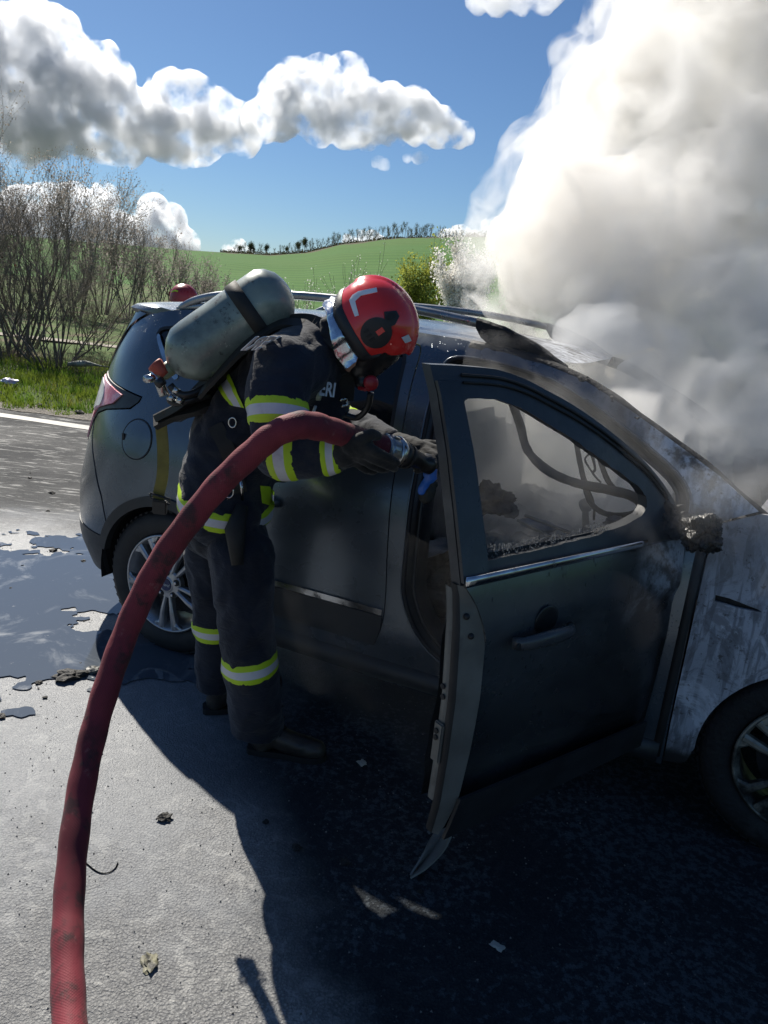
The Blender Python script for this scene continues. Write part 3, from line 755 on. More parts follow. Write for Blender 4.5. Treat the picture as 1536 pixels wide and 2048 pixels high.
# ---- wheels
def build_wheel(loc, mats, spin=0., flat=0.):
    am, tm = mats
    w = empty('wheel', loc, 0); w.parent = car
    Mx = Matrix.Rotation(PI / 2, 4, 'X')  # local z -> -y (outward)
    bm = bmesh.new()
    prof = [(.238, -.19), (.262, -.205), (.31, -.205), (.335, -.195), (.345, -.17), (.347, -.10), (.345, -.03), (.335, -.008), (.31, .004), (.275, .003), (.245, -.008), (.236, -.02)]
    rg = lathe(bm, prof, 72, Mx, cap=False)
    for k in (4, 5, 6):
        for j in range(72):
            if j % 2 == 0: rg[k][j].co *= 1.0
    t = bmo('tyre', bm, tm, w, True)
    bm = bmesh.new()  # tread blocks
    for k in range(60):
        a = 2 * PI * k / 60
        for zz, tw in ((-.155, .3), (-.115, 0), (-.075, 0), (-.035, -.3)):
            Mk = Matrix.Rotation(-a, 3, 'Y')
            box(bm, Mk @ Vector((0, -zz, .3465)), (.026, .030, .008), Mk.to_3x3() @ Matrix.Rotation(tw, 3, 'Z'))
    bmo('tread', bm, tm, t)
    bm = bmesh.new()
    lathe(bm, [(.237, -.012), (.239, .0), (.233, .005), (.228, .002), (.224, -.014), (.215, -.02), (.208, -.10), (.212, -.18), (.236, -.195)], 64, Mx, cap=False)
    rim = bmo('rim', bm, am, w, True)
    bm = bmesh.new()
    def bar(a0, a1, r0, r1, w0, w1, z0, z1, th=.022):
        v = []
        for (a, r, wd, z) in ((a0, r0, w0, z0), ((a0 + a1) / 2 + 0, (r0 + r1) / 2, (w0 + w1) / 2 * .9, (z0 + z1) / 2 + .006), (a1, r1, w1, z1)):
            c, s_ = math.cos(a), math.sin(a)
            for q, dz in ((-wd / 2, 0), (-wd / 5, .007), (wd / 5, .007), (wd / 2, 0), (wd / 2, -th), (-wd / 2, -th)):
                v.append(bm.verts.new(Mx @ Vector((r * c - q * s_, r * s_ + q * c, z + dz))))
        for i in range(2):
            for j in range(6): bm.faces.new((v[i * 6 + j], v[i * 6 + (j + 1) % 6], v[i * 6 + 6 + (j + 1) % 6], v[i * 6 + 6 + j]))
        bm.faces.new(v[:6]); bm.faces.new(v[12:])
    for k in range(5):
        a = spin + 2 * PI * k / 5
        for sgn in (-1, 1):
            bar(a + sgn * .22, a + sgn * .175, .052, .226, .018, .036, -.010, -.004)
            bar(a + sgn * .175, a + sgn * .30, .185, .232, .020, .05, -.012, -.008, .016)
    lathe(bm, [(.0, .004), (.034, .004), (.040, .0), (.066, -.004), (.074, -.012), (.074, -.04)], 40, Mx)
    sp_ = bmo('spokes', bm, am, w, False)
    for k in range(5):
        a = spin + 2 * PI * (k + .5) / 5
        bm = bmesh.new(); Mn = Matrix.Translation(Mx @ Vector((.057 * math.cos(a), .057 * math.sin(a), -.004))) @ Mx
        lathe(bm, [(.017, .0), (.0165, .003), (.012, .0035)], 16, Mn); nut = bmo('lug_recess', bm, rubber, w)
        bm = bmesh.new(); lathe(bm, [(.0085, .0), (.0085, .009), (.006, .012)], 6, Mn); bmo('lug_nut', bm, chrome, w)
    bm = bmesh.new(); lathe(bm, [(.0, -.08), (.16, -.08), (.16, -.10)], 36, Mx); bmo('brake_disc', bm, soot_m, w)
    return w
blue = simple('blue_enamel', (.012, .03, .10), .25, bump=0); whitep = simple('white_print', (.75, .75, .75), .4, bump=0)
w1 = build_wheel((0, .035, .345), (alloy, tyre_m), spin=-PI / 2 + .03)
bm = bmesh.new()
Mx_ = Matrix.Rotation(PI / 2, 4, 'X')
for rr, z0, z1 in ((1.0, .004, .0075),):
    V = []
    for z_, q in ((.004, 1.0), (.0075, .96)): V.append([bm.verts.new(Mx_ @ Vector((.031 * q * math.cos(2 * PI * j / 32), .031 * q * math.sin(2 * PI * j / 32), z_))) for j in range(32)])
    for j in range(32): bm.faces.new((V[0][j], V[0][(j + 1) % 32], V[1][(j + 1) % 32], V[1][j]))
    bm.faces.new(V[1])
cap = bmo('centre_cap', bm, blue, w1)
def text_mesh(name, body, size, mat, parent=None, ext=.0008, shear=0, bold=0):
    cu = bpy.data.curves.new(name, 'FONT'); cu.body = body; cu.size = size; cu.extrude = ext; cu.align_x = 'CENTER'; cu.align_y = 'CENTER'; cu.shear = shear; cu.offset = bold
    o = bpy.data.objects.new(name, cu); COL.objects.link(o); me = ev_mesh(o); bpy.data.objects.remove(o)
    return link(name, me, mat, parent)
lt = text_mesh('emblem_lettering', 'Ford', .021, whitep, w1, .0006, .5); lt.matrix_local = Matrix.Translation((0, -.0085, 0)) @ Matrix.Rotation(PI / 2, 4, 'X')
w2 = build_wheel((2.69, .035, .345), (alloy_b, soot_m), spin=-PI / 2 + .5)
for lx in (0, 2.69):
    src = w1
    c = src.copy(); COL.objects.link(c); c.parent = car; c.location = (lx, 1.84 - .035, .345); c.rotation_euler = (0, 0, PI)
    for ch in list(src.children):
        d = ch.copy(); COL.objects.link(d); d.parent = c
        for g in ch.children:
            q = g.copy(); COL.objects.link(q); q.parent = d
# ---- roof, rails, spoiler
EDG = [(-.34, 1.545), (-.20, 1.580), (0, 1.598), (.4, 1.612), (.8, 1.615), (1.2, 1.598), (1.5, 1.565), (1.705, 1.512), (1.80, 1.47)]
def roofp(u, v):
    """u 0..1 rear to front, v 0..1 near side to far side"""
    c = 4 * v * (1 - v)
    x0, x1 = -.30 - .16 * c, 1.66 - .16 * (1 - c) ** 2
    x = x0 + (x1 - x0) * u
    ze = itp(x if x > -.34 else -.34, EDG); y0 = -Mc(max(x, -.3), ze).y * -1
    y = y0 + (1.84 - 2 * y0) * v
    z = ze + .036 * (c ** .8) * (.85 if u < .9 else .85)
    if v < .06 or v > .94: z -= .0
    gr_ = math.exp(-((v - .075) / .02) ** 2) + math.exp(-((v - .925) / .02) ** 2)
    return Vector((x, y, z - .006 * gr_))
nu, nv = 50, 60
V = [roofp(i / nu, j / nv) for i in range(nu + 1) for j in range(nv + 1)]
F = [(i * (nv + 1) + j, (i + 1) * (nv + 1) + j, (i + 1) * (nv + 1) + j + 1, i * (nv + 1) + j + 1) for i in range(nu) for j in range(nv)]
roof = mesh('roof', V, F, pt_roof, car, True)
for m_ in (1, -1):
    fy = (lambda y: y) if m_ == 1 else (lambda y: 1.84 - y)
    path = sp2([(-.19, 1.588), (-.10, 1.632), (.05, 1.668), (.30, 1.693), (.6, 1.702), (.95, 1.694), (1.28, 1.664)], 5)
    bm = bmesh.new(); tube(bm, [Vector((x, fy(.315), z)) for x, z in path], [.012] + [.018] * (len(path) - 2) + [.018], 12, flat=.8, up=(0, 0, 1))
    tube(bm, [Vector((-.20, fy(.315), 1.585)), Vector((-.05, fy(.315), 1.61)), Vector((.10, fy(.315), 1.65))], [.012, .016, .010], 8)
    rl = bmo('roof_rail', bm, simple('satin_rail', (.33, .34, .35), .28, .8, bump=.05), car, True)
    bm = bmesh.new(); n = 14; rg = []
    for i in range(n + 1):
        t = i / n; x = 1.26 + .37 * t; zt = float(np.interp(t, [0, .25, .6, 1], [1.684, 1.668, 1.625, 1.548])); zb = min(float(np.interp(t, [0, .10, .3, 1], [1.648, 1.60, 1.575, 1.52])), zt - .012)
        hw = .020 + .006 * math.sin(t * 9)
        q = [(hw, zb), (hw, zt - .008), (hw * .5, zt), (-hw * .5, zt), (-hw, zt - .008), (-hw, zb)]
        rg.append([bm.verts.new((x, fy(.315) + a + .004 * mnoise.noise(Vector((x * 20, a * 50, 1))), z + .005 * mnoise.noise(Vector((x * 25, a * 60, z * 9))))) for a, z in q])
    for a, b2 in zip(rg, rg[1:]):
        for j in range(6): bm.faces.new((a[j], a[(j + 1) % 6], b2[(j + 1) % 6], b2[j]))
    bm.faces.new(rg[0]); bm.faces.new(rg[-1][::-1]); bmo('burnt_rail_foot', bm, soot_m, rl)
bm = bmesh.new(); rg = []
for j in range(25):
    v = j / 24; y = .30 + 1.24 * v; c = (4 * v * (1 - v)); e = min(1, min(v, 1 - v) / .10); e = math.sqrt(max(0, 1 - (1 - e) ** 2))
    xr = -.37 - .17 * e - .05 * c; xf = -.20 - .10 * c; zt = 1.578 + .030 * c ** .8
    q = [(xf, zt - .004), ((xf + xr) / 2, zt + .006), (xr + .03, zt - .004), (xr, zt - .018), (xr + .02, zt - .034), (xr + .10, zt - .07 * (.4 + .6 * e)), (xf, zt - .05)]
    rg.append([bm.verts.new((a, y, z)) for a, z in q])
for a, b2 in zip(rg, rg[1:]):
    for j in range(7): bm.faces.new((a[j], a[(j + 1) % 7], b2[(j + 1) % 7], b2[j]))
bm.faces.new(rg[0]); bm.faces.new(rg[-1][::-1]); spo = bmo('spoiler', bm, pt_rear, car, True); spo.data.set_sharp_from_angle(angle=math.radians(40))
# ---- windscreen pillars, cowl, bonnet, front wing
for m_ in (0, 1):
    bm = bmesh.new(); pts = []
    for s_, z_ in [(2.40, 1.13), (2.30, 1.19), (2.16, 1.275), (2.0, 1.36), (1.85, 1.435), (1.70, 1.498), (1.5, 1.548), (1.25, 1.575)]:
        p = Mc(s_, z_, -.035); pts.append(Vector((p.x, p.y if not m_ else 1.84 - p.y, p.z)))
    tube(bm, [p + Vector((0, 0, .006 * mnoise.noise(p * 9))) for p in [Vector(q) for q in sp2(pts, 4)]], .034, 8, flat=.8)
    bmo('windscreen_pillar', bm, soot_m, car, True)
for k in range(12):
    p = Mc(1.72 + .05 * k, 1.50 - .026 * k, .0); s_ = .012 + .008 * rnd.random()
    o = flake('melted_trim', 0, 0, s_, 60 + k, soot_m, .8); o.parent = car; o.location = (p.x, p.y + .02, p.z + .005)
panel('front_wing', [(2.245, .22), (2.24, .4), (2.238, .8), (2.238, 1.0), (2.262, 1.115), (2.37, 1.166), (2.6, 1.160), (2.9, 1.115), (3.2, 1.045), (3.42, .95), (3.45, .75), (3.10, .64)] + circ(2.69, .345, .358, 32, 184, 26) + [(2.318, .25), (2.30, .235)], pt_fender, car,
      [[(2.288, .885), (2.33, .884), (2.42, .868), (2.435, .862), (2.37, .858), (2.290, .864)]], .012, h=.04)
panel('wing_vent', [(2.283, .89), (2.44, .87), (2.44, .855), (2.283, .86)], soot_m, car, [], 0, off=-.02)
for (s_, z_) in ((2.332, .30), (2.352, .385), (2.385, .47), (2.425, .555), (2.437, .565), (2.53, .632)):
    bm = bmesh.new(); c = Mc(s_, z_, .0015); lathe(bm, [(.0, .001), (.006, .001)], 14, Matrix.Translation(c) @ Matrix.Rotation(PI / 2, 4, 'X')); bmo('bolt_hole', bm, rubber, car)
panel('opposite_front_wing', [(2.245, .22), (2.238, 1.0), (2.37, 1.166), (2.9, 1.115), (3.42, .95), (3.45, .75), (3.10, .64)] + circ(2.69, .345, .358, 32, 184, 16), pt_fender, car, [], .012, h=.08, fn=lambda s, z, o=0: Vector((Mc(s, z, o).x, 1.84 - Mc(s, z, o).y, z)))
V = []; F = []; nu, nv = 24, 24
for i in range(nu + 1):
    for j in range(nv + 1):
        u, v = i / nu, j / nv; c = 4 * v * (1 - v); x = 2.36 + 1.05 * u + .14 * c * u + .10 * c * (1 - u)
        y = .145 + 1.55 * v; y = y + (.92 - y) * .10 * u
        z = 1.168 - .10 * u ** 1.2 - .12 * u ** 3 + .055 * c ** .7 - .02 * math.exp(-((v - .18) / .03) ** 2) + .012 * fbm((x * 3, y * 3, 1), 3)
        V.append((x, y, z))
F = [(i * (nv + 1) + j, (i + 1) * (nv + 1) + j, (i + 1) * (nv + 1) + j + 1, i * (nv + 1) + j + 1) for i in range(nu) for j in range(nv)]
mesh('bonnet', V, F, pt_fender, car, True)
bm = bmesh.new(); tube(bm, sp2([(3.30, .16, .55), (3.50, .40, .52), (3.60, .92, .50), (3.50, 1.44, .52), (3.30, 1.68, .55)], 5), .20, 12, flat=.7, up=(0, 0, 1)); bmo('front_bumper', bm, soot_m, car, True)
for fy in (.22, 1.62):
    bm = bmesh.new(); q = bmesh.ops.create_icosphere(bm, subdivisions=2, radius=1)
    for v in q['verts']: v.co = Vector((3.30 + v.co.x * .20, fy + v.co.y * .12, .86 + v.co.z * .09))
    bmo('headlight', bm, soot_m, car, True)
bm = bmesh.new(); box(bm, (2.95, .92, .65), (.8, 1.2, .55), bev=.03); bmo('engine', bm, soot_m, car)
bm = bmesh.new(); box(bm, (2.34, .92, .75), (.10, 1.50, .75)); bmo('bulkhead', bm, soot_m, car)
# ---- cabin
ashy = simple('ash_covered_foam', (.13, .13, .13), .95, bump=1, bsc=30, bd=.02, col2=(.02, .02, .02), sc=12)
ashl = simple('pale_ash', (.36, .36, .35), .95, bump=1, bsc=60, bd=.02, col2=(.12, .12, .12), sc=30)
trim = simple('charred_cabin_plastic', (.022, .022, .024), .6, bump=.6, bsc=40, bd=.008)
def seat(x, y, m, wid=.50, tilt=-.20, hr=True):
    e = empty('rear_bench' if hr is False else 'front_seat', (x, y, 0)); e.parent = car
    bm = bmesh.new(); box(bm, (.10, 0, .52), (.52, wid, .18), bev=.06); bmo('cushion', bm, m, e, True)
    bm = bmesh.new(); box(bm, (-.22, 0, .88), (.16, wid, .66), Matrix.Rotation(tilt, 3, 'Y'), bev=.06); bmo('backrest', bm, m, e, True)
    if hr:
        bm = bmesh.new(); box(bm, (-.33, 0, 1.30), (.10, .26, .18), Matrix.Rotation(tilt, 3, 'Y'), bev=.04); bmo('headrest', bm, m, e, True)
seat(1.30, .50, ashy, hr=None); seat(1.30, 1.32, ashy, hr=None); seat(.50, .92, trim, 1.25, -.25, False)
V = []; F = []; n = 24
for i in range(n + 1):
    for j in range(n + 1):
        x = 1.95 + .42 * i / n; y = .14 + 1.56 * j / n; V.append((x, y, .93 + .16 * (i / n) ** .6 + .05 * fbm((x * 6, y * 6, 2), 4)))
F = [(i * (n + 1) + j, (i + 1) * (n + 1) + j, (i + 1) * (n + 1) + j + 1, i * (n + 1) + j + 1) for i in range(n) for j in range(n)]
mesh('dashboard_remains', V, F, ashy, car, True)
bm = bmesh.new(); box(bm, (1.97, .92, .72), (.12, 1.5, .42), bev=.03); box(bm, (1.70, .92, .58), (.62, .24, .30), bev=.03); bmo('dashboard_front', bm, ashy, car)
bm = bmesh.new(); tube(bm, [Mc(2.215, z_, -.012) for z_ in np.linspace(.24, 1.06, 14)], .020, 8); bmo('hinge_seal', bm, rubber, car, True)
bm = bmesh.new(); tube(bm, [Vector((1.80, 1.32, .98)) + Vector((math.sin(a) * .06, math.cos(a) * .18, math.sin(a) * .17)) for a in np.linspace(0, 2 * PI, 33)], .014, 8, cap=False); bmo('steering_wheel', bm, trim, car, True)
# rubble of ash and melted plastic filling the seat well
V = []; F = []; nu, nv = 44, 34
for i in range(nu + 1):
    for j in range(nv + 1):
        x = 1.16 + .92 * i / nu; y = .16 + 1.3 * j / nv
        V.append((x, y, .66 + .16 * (x - 1.16) + .04 * (j / nv) + .12 * abs(fbm((x * 4, y * 4, 4), 4)) + .06 * math.exp(-((x - 1.3) / .25) ** 2) + .012 * fbm((x * 20, y * 20, 1), 3)))
F = [(i * (nv + 1) + j, (i + 1) * (nv + 1) + j, (i + 1) * (nv + 1) + j + 1, i * (nv + 1) + j + 1) for i in range(nu) for j in range(nv)]
tag(mesh('cabin_rubble', V, F, simple('ash_rubble', (.30, .30, .29), .95, bump=.6, bsc=60, bd=.01, col2=(.14, .14, .14), sc=14), car), kind='stuff')
CI = car.matrix_basis.inverted() if False else (Matrix.Translation(car.location) @ Matrix.Rotation(-TH, 4, 'Z')).inverted()
def ain(px, py, Y): return CI @ at(px, py, Y)
def cable(name, pts, r, m=trim, n=8):
    bm = bmesh.new(); pp = sp2([tuple(ain(*p)) for p in pts], 6); k = len(pp)
    tube(bm, pp, [r * (1 + .18 * mnoise.noise(Vector((i * .7, r * 100, 0)))) for i in range(k)], 7); return bmo(name, bm, m, car, True)
cable('hanging_trim_strip', [(1022, 790, 2.72), (1022, 800, 2.72), (1040, 850, 2.84), (1055, 900, 2.80), (1095, 940, 2.74), (1150, 965, 2.66), (1220, 980, 2.56), (1270, 995, 2.50), (1300, 1030, 2.45)], .017)
cable('hanging_trim_strip', [(1150, 862, 2.68), (1155, 900, 2.68), (1165, 950, 2.66), (1178, 1000, 2.62), (1205, 1025, 2.58), (1245, 1030, 2.52), (1290, 1020, 2.48)], .010)
cable('hanging_trim_strip', [(1190, 876, 2.62), (1200, 920, 2.62), (1215, 960, 2.60), (1235, 985, 2.58)], .010)
cable('burnt_wire', [(1160, 870, 2.7), (1180, 900, 2.7), (1190, 935, 2.7), (1186, 945, 2.7)], .005)
cable('burnt_wire', [(1182, 905, 2.72), (1170, 918, 2.72), (1178, 935, 2.7), (1192, 955, 2.7), (1202, 965, 2.7)], .0035)
cable('burnt_wire', [(1165, 940, 2.66), (1180, 985, 2.66), (1188, 1010, 2.66), (1188, 1040, 2.66)], .0045)
cable('burnt_wire', [(1300, 1050, 2.40), (1293, 1030, 2.40), (1300, 1015, 2.40), (1312, 1008, 2.40)], .004, chrome)
bm = bmesh.new(); q = bmesh.ops.create_icosphere(bm, subdivisions=3, radius=.028)
c = ain(1171, 1010, 2.95)
for v in q['verts']: v.co = c + v.co * (1 + .25 * fbm(v.co * 30, 3))
tube(bm, [c, c + Vector((.01, 0, -.06)), c + Vector((.03, .0, -.14))], [.012, .014, .02], 8)
bmo('gear_lever', bm, trim, car, True)
def lump(name, px, py, Y, r, seed, m, st=(1, 1, 1), am=.6, fr_=1.5):
    bm = bmesh.new(); q = bmesh.ops.create_icosphere(bm, subdivisions=5, radius=1); c = ain(px, py, Y)
    for v in q['verts']:
        d = v.co.copy(); d *= 1 + am * fbm(d * fr_ + Vector((seed, 0, 0)), 5, 2.2, .55); v.co = c + Vector((d.x * r * st[0], d.y * r * st[1], d.z * r * st[2]))
    return bmo(name, bm, m, car, True)
glossy_char = simple('glossy_melted_plastic', (.012, .012, .012), .32, bump=1, bsc=70, bd=.012, dirt=(.12, .115, .105), dsc=14, drange=(.60, .72))
lump('melted_door_mirror', 1402, 1066, 2.24, .056, 3, glossy_char, (1.1, .9, .95), .55, 1.6)
lump('melted_plastic', 1345, 1045, 2.40, .05, 8, soot_m, (1, 1, 1), .6)
lump('charred_dash_lump', 1245, 1062, 2.46, .060, 5, ashy, (1.2, 1, .7), .4)
lump('burnt_bundle', 1022, 1022, 2.75, .028, 6, ashy, (1, 1, 1), .3)
lump('burnt_bundle', 985, 1000, 2.80, .075, 9, trim, (1.1, 1, .8), .5)
lump('pale_plastic_box', 1075, 1050, 2.72, .05, 12, simple('blue_grey_plastic', (.10, .13, .17), .4), (1.5, .7, .45), .15)
for k, (a, b2) in enumerate((((1035, 1040), (1130, 1085)), ((1050, 1030), (1140, 1065)), ((1045, 1090), (1160, 1100)))):
    bm = bmesh.new(); tube(bm, [ain(*a, 2.6), ain(*b2, 2.5)], .006, 5); bmo('metal_rail', bm, steel_in, car, True)
# ---- the open front door, hinged at its front edge
HX, HY = 2.19, .02
door = empty('front_door', (HX, HY, 0), math.radians(61)); door.parent = car
def Df(s, z, off=0.):
    p = Mc(HX - s, z, off); return Vector((p.x - HX, p.y - HY, z))
dp = paint('door_paint_burnt_at_hinge', None, col=(.034, .040, .046), soot=.15, rough=.24)
b = NB('door_paint'); X = b.xyz()
nz = b.math('MULTIPLY', b.math('SUBTRACT', b.noise(5, 8, .6), .5), .5)
base = b.mix(b.ramp(b.noise(3, 6), .35, .65), (.105, .120, .130), (.075, .086, .095))
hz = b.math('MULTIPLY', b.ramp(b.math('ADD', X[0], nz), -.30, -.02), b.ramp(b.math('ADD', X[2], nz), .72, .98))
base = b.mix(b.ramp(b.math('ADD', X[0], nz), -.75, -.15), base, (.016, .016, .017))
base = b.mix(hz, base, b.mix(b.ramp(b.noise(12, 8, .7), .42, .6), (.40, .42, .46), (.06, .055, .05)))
base = b.mix(b.math('MULTIPLY', b.ramp(b.noise(3.3, 8, .7), .52, .66), .5), base, (.035, .034, .032)); base = b.mix(b.math('MULTIPLY', b.ramp(X[2], .80, .50), .8), base, (.016, .018, .02))  # lower door darkened in colour to paint the dark ground's reflection
drop = b.math('MULTIPLY', b.ramp(b.vor(60, v=b.vec((1, 1, .45))), .22, .12), b.ramp(b.noise(7, 2), .45, .55))
base = b.mix(b.math('MULTIPLY', drop, .6), base, (.006, .006, .006))
b.bsdf(base, b.math('ADD', b.math('ADD', .17, b.math('MULTIPLY', b.noise(5, 5), .2)), b.math('MULTIPLY', hz, .4)), .45, b.bump(drop, .5, .003), coat=.25, coat_r=.12)
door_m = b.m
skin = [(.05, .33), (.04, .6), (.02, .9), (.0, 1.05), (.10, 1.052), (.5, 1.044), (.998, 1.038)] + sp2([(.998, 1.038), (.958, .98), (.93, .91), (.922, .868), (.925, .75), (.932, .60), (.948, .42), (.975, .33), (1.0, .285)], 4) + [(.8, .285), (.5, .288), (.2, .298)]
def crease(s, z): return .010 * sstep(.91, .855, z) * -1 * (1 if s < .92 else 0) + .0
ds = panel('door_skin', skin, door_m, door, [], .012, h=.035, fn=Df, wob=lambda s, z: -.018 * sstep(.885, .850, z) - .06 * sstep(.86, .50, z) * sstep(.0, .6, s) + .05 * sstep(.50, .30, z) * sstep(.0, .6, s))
flange_m = simple('scorched_door_edge', (.17, .17, .155), .42, .2, bump=.3, bsc=30, dirt=(.06, .06, .055), dsc=6, drange=(.55, .75))
# rear edge face of the door: flange, seal channel and inner face
def edge_s(z): return itp(z, [(.285, 1.0), (.33, .975), (.42, .948), (.60, .932), (.75, .925), (.868, .922), (.91, .93), (.98, .958), (1.038, .998)])
def strip(name, prof, mat, z0=.30, z1=1.036, n=26, th=None):
    """prof: list of (ds, off) across"""
    V = []; F = []; k = len(prof)
    for i in range(n + 1):
        z = z0 + (z1 - z0) * i / n
        for d_, off in prof: V.append(Df(edge_s(z) + d_ * max(.012, 1.004 - edge_s(z)), z, off))
    for i in range(n):
        for j in range(k - 1): F.append((i * k + j, (i + 1) * k + j, (i + 1) * k + j + 1, i * k + j + 1))
    return mesh(name, V, F, mat, door, True)
fz = strip('door_edge', [(.0, -.004), (.5, -.012), (.96, -.022)], flange_m)
strip('door_seal', [(.94, -.020), (1.06, -.026), (1.08, -.038), (1.0, -.046)], rubber)
strip('latch_face', [(1.0, -.044), (1.06, -.050), (1.06, -.066), (.9, -.075), (.6, -.078)], flange_m, .40, 1.02)
bm = bmesh.new(); box(bm, Df(1.012, .585, -.055), (.012, .035, .12), Matrix.Rotation(0, 3, 'Z'), bev=.004); lt_ = bmo('door_latch', bm, flange_m, door)
for z_, s__ in ((.62, 1.018), (.72, 1.01), (.75, 1.012), (.60, 1.018)):
    bm = bmesh.new(); c = Df(s__, z_, -.058); lathe(bm, [(.008, 0), (.008, .004), (.004, .005)], 10, Matrix.Translation(c) @ Matrix.Rotation(-PI / 2, 4, 'Y')); bmo('edge_bolt', bm, rubber, door)
for z_, s_ in ((.955, .965), (.90, .948)):
    bm = bmesh.new(); c = Df(s_ + .02, z_, -.012); q = bmesh.ops.create_icosphere(bm, subdivisions=2, radius=.009)
    for v in q['verts']: v.co = c + v.co
    bmo('edge_plug', bm, rubber, door, True)
inner_p = [(.06, .34), (.04, .9), (.05, 1.03), (.95, 1.03), (.98, .8), (1.0, .5), (.98, .36), (.8, .31), (.3, .31)]
panel('inner_panel', inner_p, trim, door, [], .0, off=-.11, fn=Df, wob=lambda s, z: .02 * fbm((s * 5, z * 5, 3), 3))
frame = sp2([(1.004, 1.035), (1.004, 1.30), (1.0, 1.50), (.998, 1.567)], 3) + sp2([(.90, 1.567), (.76, 1.561), (.66, 1.54), (.575, 1.510), (.47, 1.470), (.372, 1.424), (.26, 1.362), (.149, 1.292), (.05, 1.205), (-.01, 1.12), (-.01, 1.045)], 4)
win = sp2([(.908, 1.085), (.914, 1.30), (.914, 1.46), (.895, 1.487)], 4) + sp2([(.788, 1.485), (.70, 1.463), (.622, 1.430), (.504, 1.378), (.420, 1.335), (.333, 1.292), (.25, 1.248), (.193, 1.212), (.172, 1.175), (.205, 1.140), (.30, 1.118), (.5, 1.100), (.7, 1.09)], 3)
jag = lambda pts: [(p[0] + .006 * mnoise.noise(Vector((p[0] * 60, p[1] * 60, 1))) * (1 if p[0] < .5 else .2), p[1] + .010 * mnoise.noise(Vector((p[0] * 50, p[1] * 50, 2))) * (1 if p[0] < .5 else .2)) for p in pts]
frame_m = simple('sooty_door_frame', (.040, .043, .046), .38, bump=.25, bsc=60, bd=.003, dirt=(.085, .083, .078), dsc=5, drange=(.52, .75))
dfm = panel('window_frame', clean(frame), frame_m, door, [jag(dens(clean(win), .02))], .035, h=.03, fn=Df, off=-.012)
panel('pillar_cover', [(1.004, 1.045), (1.003, 1.30), (.999, 1.530), (.925, 1.530), (.918, 1.30), (.912, 1.05)], simple('pillar_cover_black', (.030, .034, .038), .3, bump=.2, bsc=90, bd=.002), door, [], .012, off=.004, fn=Df, h=.03)
# groove lines on the frame
for d0, rr in ((-.022, .005), (-.040, .004)):
    pts = sp2([(.90, 1.567 + d0), (.76, 1.561 + d0), (.66, 1.54 + d0), (.575, 1.510 + d0), (.47, 1.470 + d0), (.372, 1.424 + d0), (.26, 1.362 + d0), (.149, 1.292 + d0 * .9), (.06, 1.20 + d0 * .6)], 4)
    bm = bmesh.new(); tube(bm, [Df(p[0], p[1], -.008) for p in pts], rr, 6); bmo('frame_seal', bm, rubber, dfm, True)
iw = clean(offset_poly(clean(win), .014)); bm = bmesh.new(); pts = [Df(p[0], p[1], -.035) for p in iw[8:]]; tube(bm, [p + Vector((0, 0, .006 * mnoise.noise(p * 25))) for p in pts], [.013 + .004 * mnoise.noise(p * 40) for p in pts], 7); bmo('frame_seal', bm, soot_m, dfm, True)
bs = []
for i in range(24):
    t = i / 23; bs.append(Df(1.002 - .78 * t, 1.050 + .012 * t, .010 - .004 * t))
bm = bmesh.new(); tube(bm, bs, [.0155 - .004 * i / 23 for i in range(24)], 10, flat=.55, up=(0, 0, 1)); bmo('belt_trim', bm, chrome, door, True)
panel('window_ledge', [(.96, 1.045), (.96, 1.095), (.05, 1.115), (.05, 1.048)], soot_m, door, [], .0, off=-.03, fn=Df)
gv = []; gf = []
for i in range(900):
    s_ = rnd.uniform(.12, .93); o_ = rnd.uniform(-.075, -.012); c = Df(s_, 1.085 + .02 * (1 - s_) + .018 * mnoise.noise(Vector((s_ * 9, 0, 0))) + rnd.random() * .012, o_); r = rnd.uniform(.0015, .0045); k = len(gv)
    for q in ((1, 0, -.5), (-.5, .8, -.5), (-.5, -.8, -.5), (0, 0, 1)): gv.append(c + Vector(q) * r)
    gf += [(k, k + 1, k + 3), (k + 1, k + 2, k + 3), (k + 2, k, k + 3), (k, k + 2, k + 1)]
tag(mesh('broken_glass_crumbs', gv, gf, simple('crumbs', (.28, .28, .27), .35, col2=(.08, .08, .08), sc=60, bump=0), door), kind='stuff')
dh = door_handle(Df, .590, .830, .862, door, simple('handle_paint', (.05, .055, .06), .28, bump=.1))
bm = bmesh.new(); q = bmesh.ops.create_icosphere(bm, subdivisions=3, radius=1); c = Df(.690, .900, .002)
for v in q['verts']: v.co = c + Vector((v.co.x * .048, v.co.y * .004, v.co.z * .044))
bmo('handle_recess', bm, simple('recess_shadow_paint', (.012, .014, .016), .3, bump=0), dh, True)
bm = bmesh.new(); c = Df(.83, .86, .028); lathe(bm, [(.010, 0), (.010, .004), (.005, .005)], 14, Matrix.Translation(c) @ Matrix.Rotation(PI / 2, 4, 'X')); bmo('key_lock', bm, rubber, dh)
